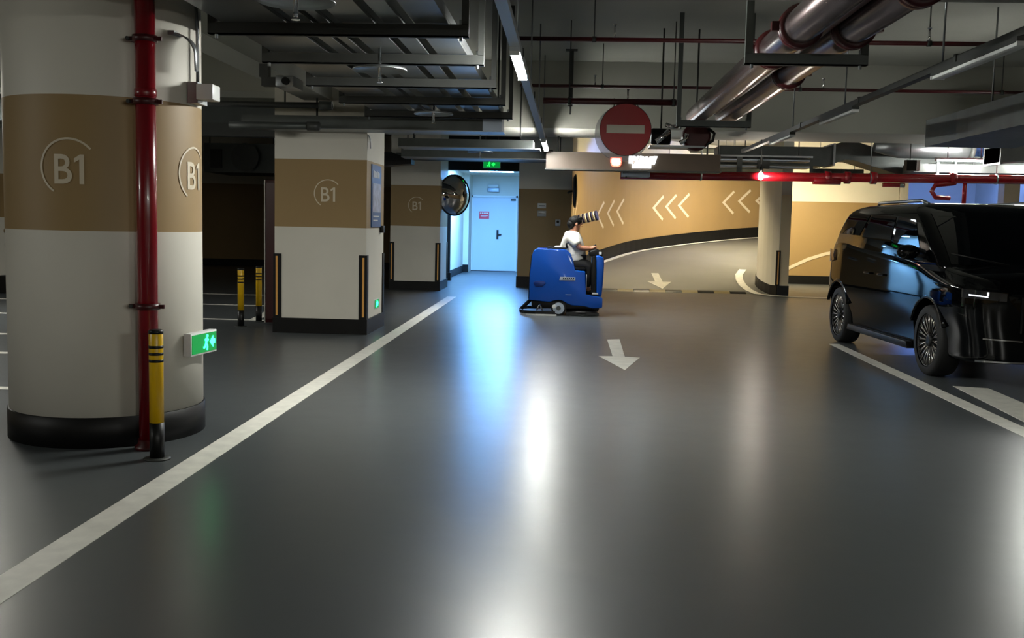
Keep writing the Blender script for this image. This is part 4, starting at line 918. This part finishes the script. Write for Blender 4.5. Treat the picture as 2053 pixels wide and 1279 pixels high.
def patch(name, corners, fn, m, parent, nu=8, nv=6, off=.004):
    bl, br, tr, tl = corners; V = []; F = []
    for j in range(nv + 1):
        for i in range(nu + 1):
            u, v = i/nu, j/nv
            V.append(Vector(((1-v)*((1-u)*bl[0] + u*br[0]) + v*((1-u)*tl[0] + u*tr[0]), (1-v)*((1-u)*bl[1] + u*br[1]) + v*((1-u)*tl[1] + u*tr[1]), 0)))
            if i and j:
                k = j*(nu + 1) + i; F.append([k - nu - 2, k - nu - 1, k, k - 1])
    o = mapped(name, V, F, fn, m, parent)
    for p in o.data.polygons: p.use_smooth = True
    return o
for sx in (1, -1):
    sf = lambda a, b, sx=sx: (sx*(interp(HW, b) + .005), a, b)
    patch('rear_quarter_window', [(-1.62, 1.365), (-.84, 1.345), (-.62, 1.585), (-1.38, 1.60)], sf, CARG, car)
    patch('side_window', [(-.74, 1.325), (.22, 1.285), (.24, 1.56), (-.52, 1.585)], sf, CARG, car)
    patch('front_window', [(.31, 1.28), (1.06, 1.245), (.82, 1.525), (.31, 1.557)], sf, CARG, car)
patch('windshield', [(-.80, 1.10), (.80, 1.10), (.73, 1.61), (-.73, 1.61)], lambda a, b: (a, interp(YF, b) + .006 , b), CARG, car)
for sx in (1, -1):
    rr = MB().tube([(sx*.60, -1.05, 1.70), (sx*.62, -.95, 1.735), (sx*.62, .35, 1.74), (sx*.60, .5, 1.70)], .018, GALV, 10).build('roof_rail', car)
    for yy in (-1.425, 1.425):
        wh = MB().lathe([(.26, .70), (.335, .70), (.346, .73), (.346, .88), (.335, .905), (.315, .915), (.262, .912)], (0, 0, 0), RUB, 48, Matrix(((0, 0, sx), (1, 0, 0), (0, 1, 0))), caps=False)
        for v in wh.bm.verts: v.co.y += yy; v.co.z += .346
        wh = wh.build('wheel', car)
        q = MB().lathe([(.262, .70), (.262, .90), (.252, .905), (.245, .88), (.24, .80), (.03, .80)], (0, 0, 0), RIMD, 48, Matrix(((0, 0, sx), (1, 0, 0), (0, 1, 0))))
        for v in q.bm.verts: v.co.y += yy; v.co.z += .346
        rim = q.build('rim', wh)
        q = MB()
        for i in range(20):
            a = 2*PI*i/20
            for da in (-.075, .075):
                p0 = Vector((sx*.878, yy + .07*math.cos(a), .346 + .07*math.sin(a))); p1 = Vector((sx*.893, yy + .17*math.cos(a + da*.3), .346 + .17*math.sin(a + da*.3))); p2 = Vector((sx*.897, yy + .25*math.cos(a + da), .346 + .25*math.sin(a + da)))
                q.tube([p0, p1, p2], [.004, .006, .006], RIM, 5)
        q.build('spokes', wh)
        q = MB().lathe([(.065, .86), (.06, .895), (.03, .90)], (0, 0, 0), RIMD, 24, Matrix(((0, 0, sx), (1, 0, 0), (0, 1, 0))))
        for v in q.bm.verts: v.co.y += yy; v.co.z += .346
        q.build('hub_cap', wh)
        fl_ = []
        for i in range(25):
            a = math.radians(22 + 136*i/24); fl_.append([(sx*(.90 + d), yy + r*math.cos(a), .35 + r*math.sin(a)) for d, r in ((.0, .412), (.036, .412), (.034, .435), (.008, .48))])
        MB().rings(fl_, CARP).build('arch_flare', car)
    MB().extr([(-.98, .21), (.98, .21), (.94, .28), (-.94, .28)], 'YZ', sx*.84, sx*.935, BLK).build('side_step', car, bevel=.01)
    for y0 in (-.42, .02): MB().rings([[(sx*(.925 + .022*k), y, .925 + dz) for (k, dz) in ((0, -.012), (1, -.01), (1, .01), (0, .012))] for y in (y0, y0 + .03, y0 + .17, y0 + .2)], CARP).build('door_handle', car)
    mr = MB().ball((sx*1.04, 1.16, 1.20), (.115, .075, .075), CARP, 18, 12).build('wing_mirror', car); MB().box((sx*.93 - .06, 1.12, 1.15), (sx*.93 + .06, 1.2, 1.18), BLK).build('mirror_arm', mr)
    yw = lambda x: next((2.33 - .005*k for k in range(200) if interp(WT, 2.33 - .005*k) >= x), 1.9)
    hf = lambda a, b, sx=sx: (sx*a, yw(a + .0) + .004, b)
    hl_ = patch('headlamp', [(.58, .80), (.90, .82), (.90, .90), (.58, .87)], hf, LAMPG, car, 14, 3)
    patch('light_strip', [(.74, .832), (.87, .842), (.87, .856), (.74, .842)], lambda a, b, sx=sx: (sx*a, yw(a) + .012, b), DRL, hl_, 8, 1)
    patch('light_dot', [(.735, .85), (.75, .85), (.75, .88), (.735, .88)], lambda a, b, sx=sx: (sx*a, yw(a) + .012, b), DRL, hl_, 2, 1)
    patch('bumper_strip', [(.30, .245), (.80, .25), (.80, .265), (.30, .258)], lambda a, b, sx=sx: (sx*a, yw(a + .035) + .012, b), CHROME, car, 14, 1)
    patch('intake_strip', [(.42, .44), (.76, .455), (.76, .468), (.42, .450)], lambda a, b, sx=sx: (sx*a, yw(a + .01) + .01, b), CHROME, car, 12, 1)
    patch('tail_lamp', [(-1.86, 1.0), (-1.62, 1.03), (-1.70, 1.16), (-1.86, 1.17)], lambda a, b, sx=sx: (sx*(interp(WT, a) + .004), a, b), TAIL, car, 6, 3)
for i in range(23):
    x = -.44 + .04*i; MB().box((x - .006, 2.30, .52), (x + .006, 2.345, .84), CHROME if False else RIMD).build('grille_bar', car)
box('number_plate', (-.22, 2.335, .36), (.22, 2.35, .46), mat('plate_green', (120, 190, 150), .4), car)
for sx in (.25, -.45): MB().tube([(sx, 1.66, 1.10), (sx + .5, 1.50, 1.20)], .009, BLK, 6).build('wiper', car)
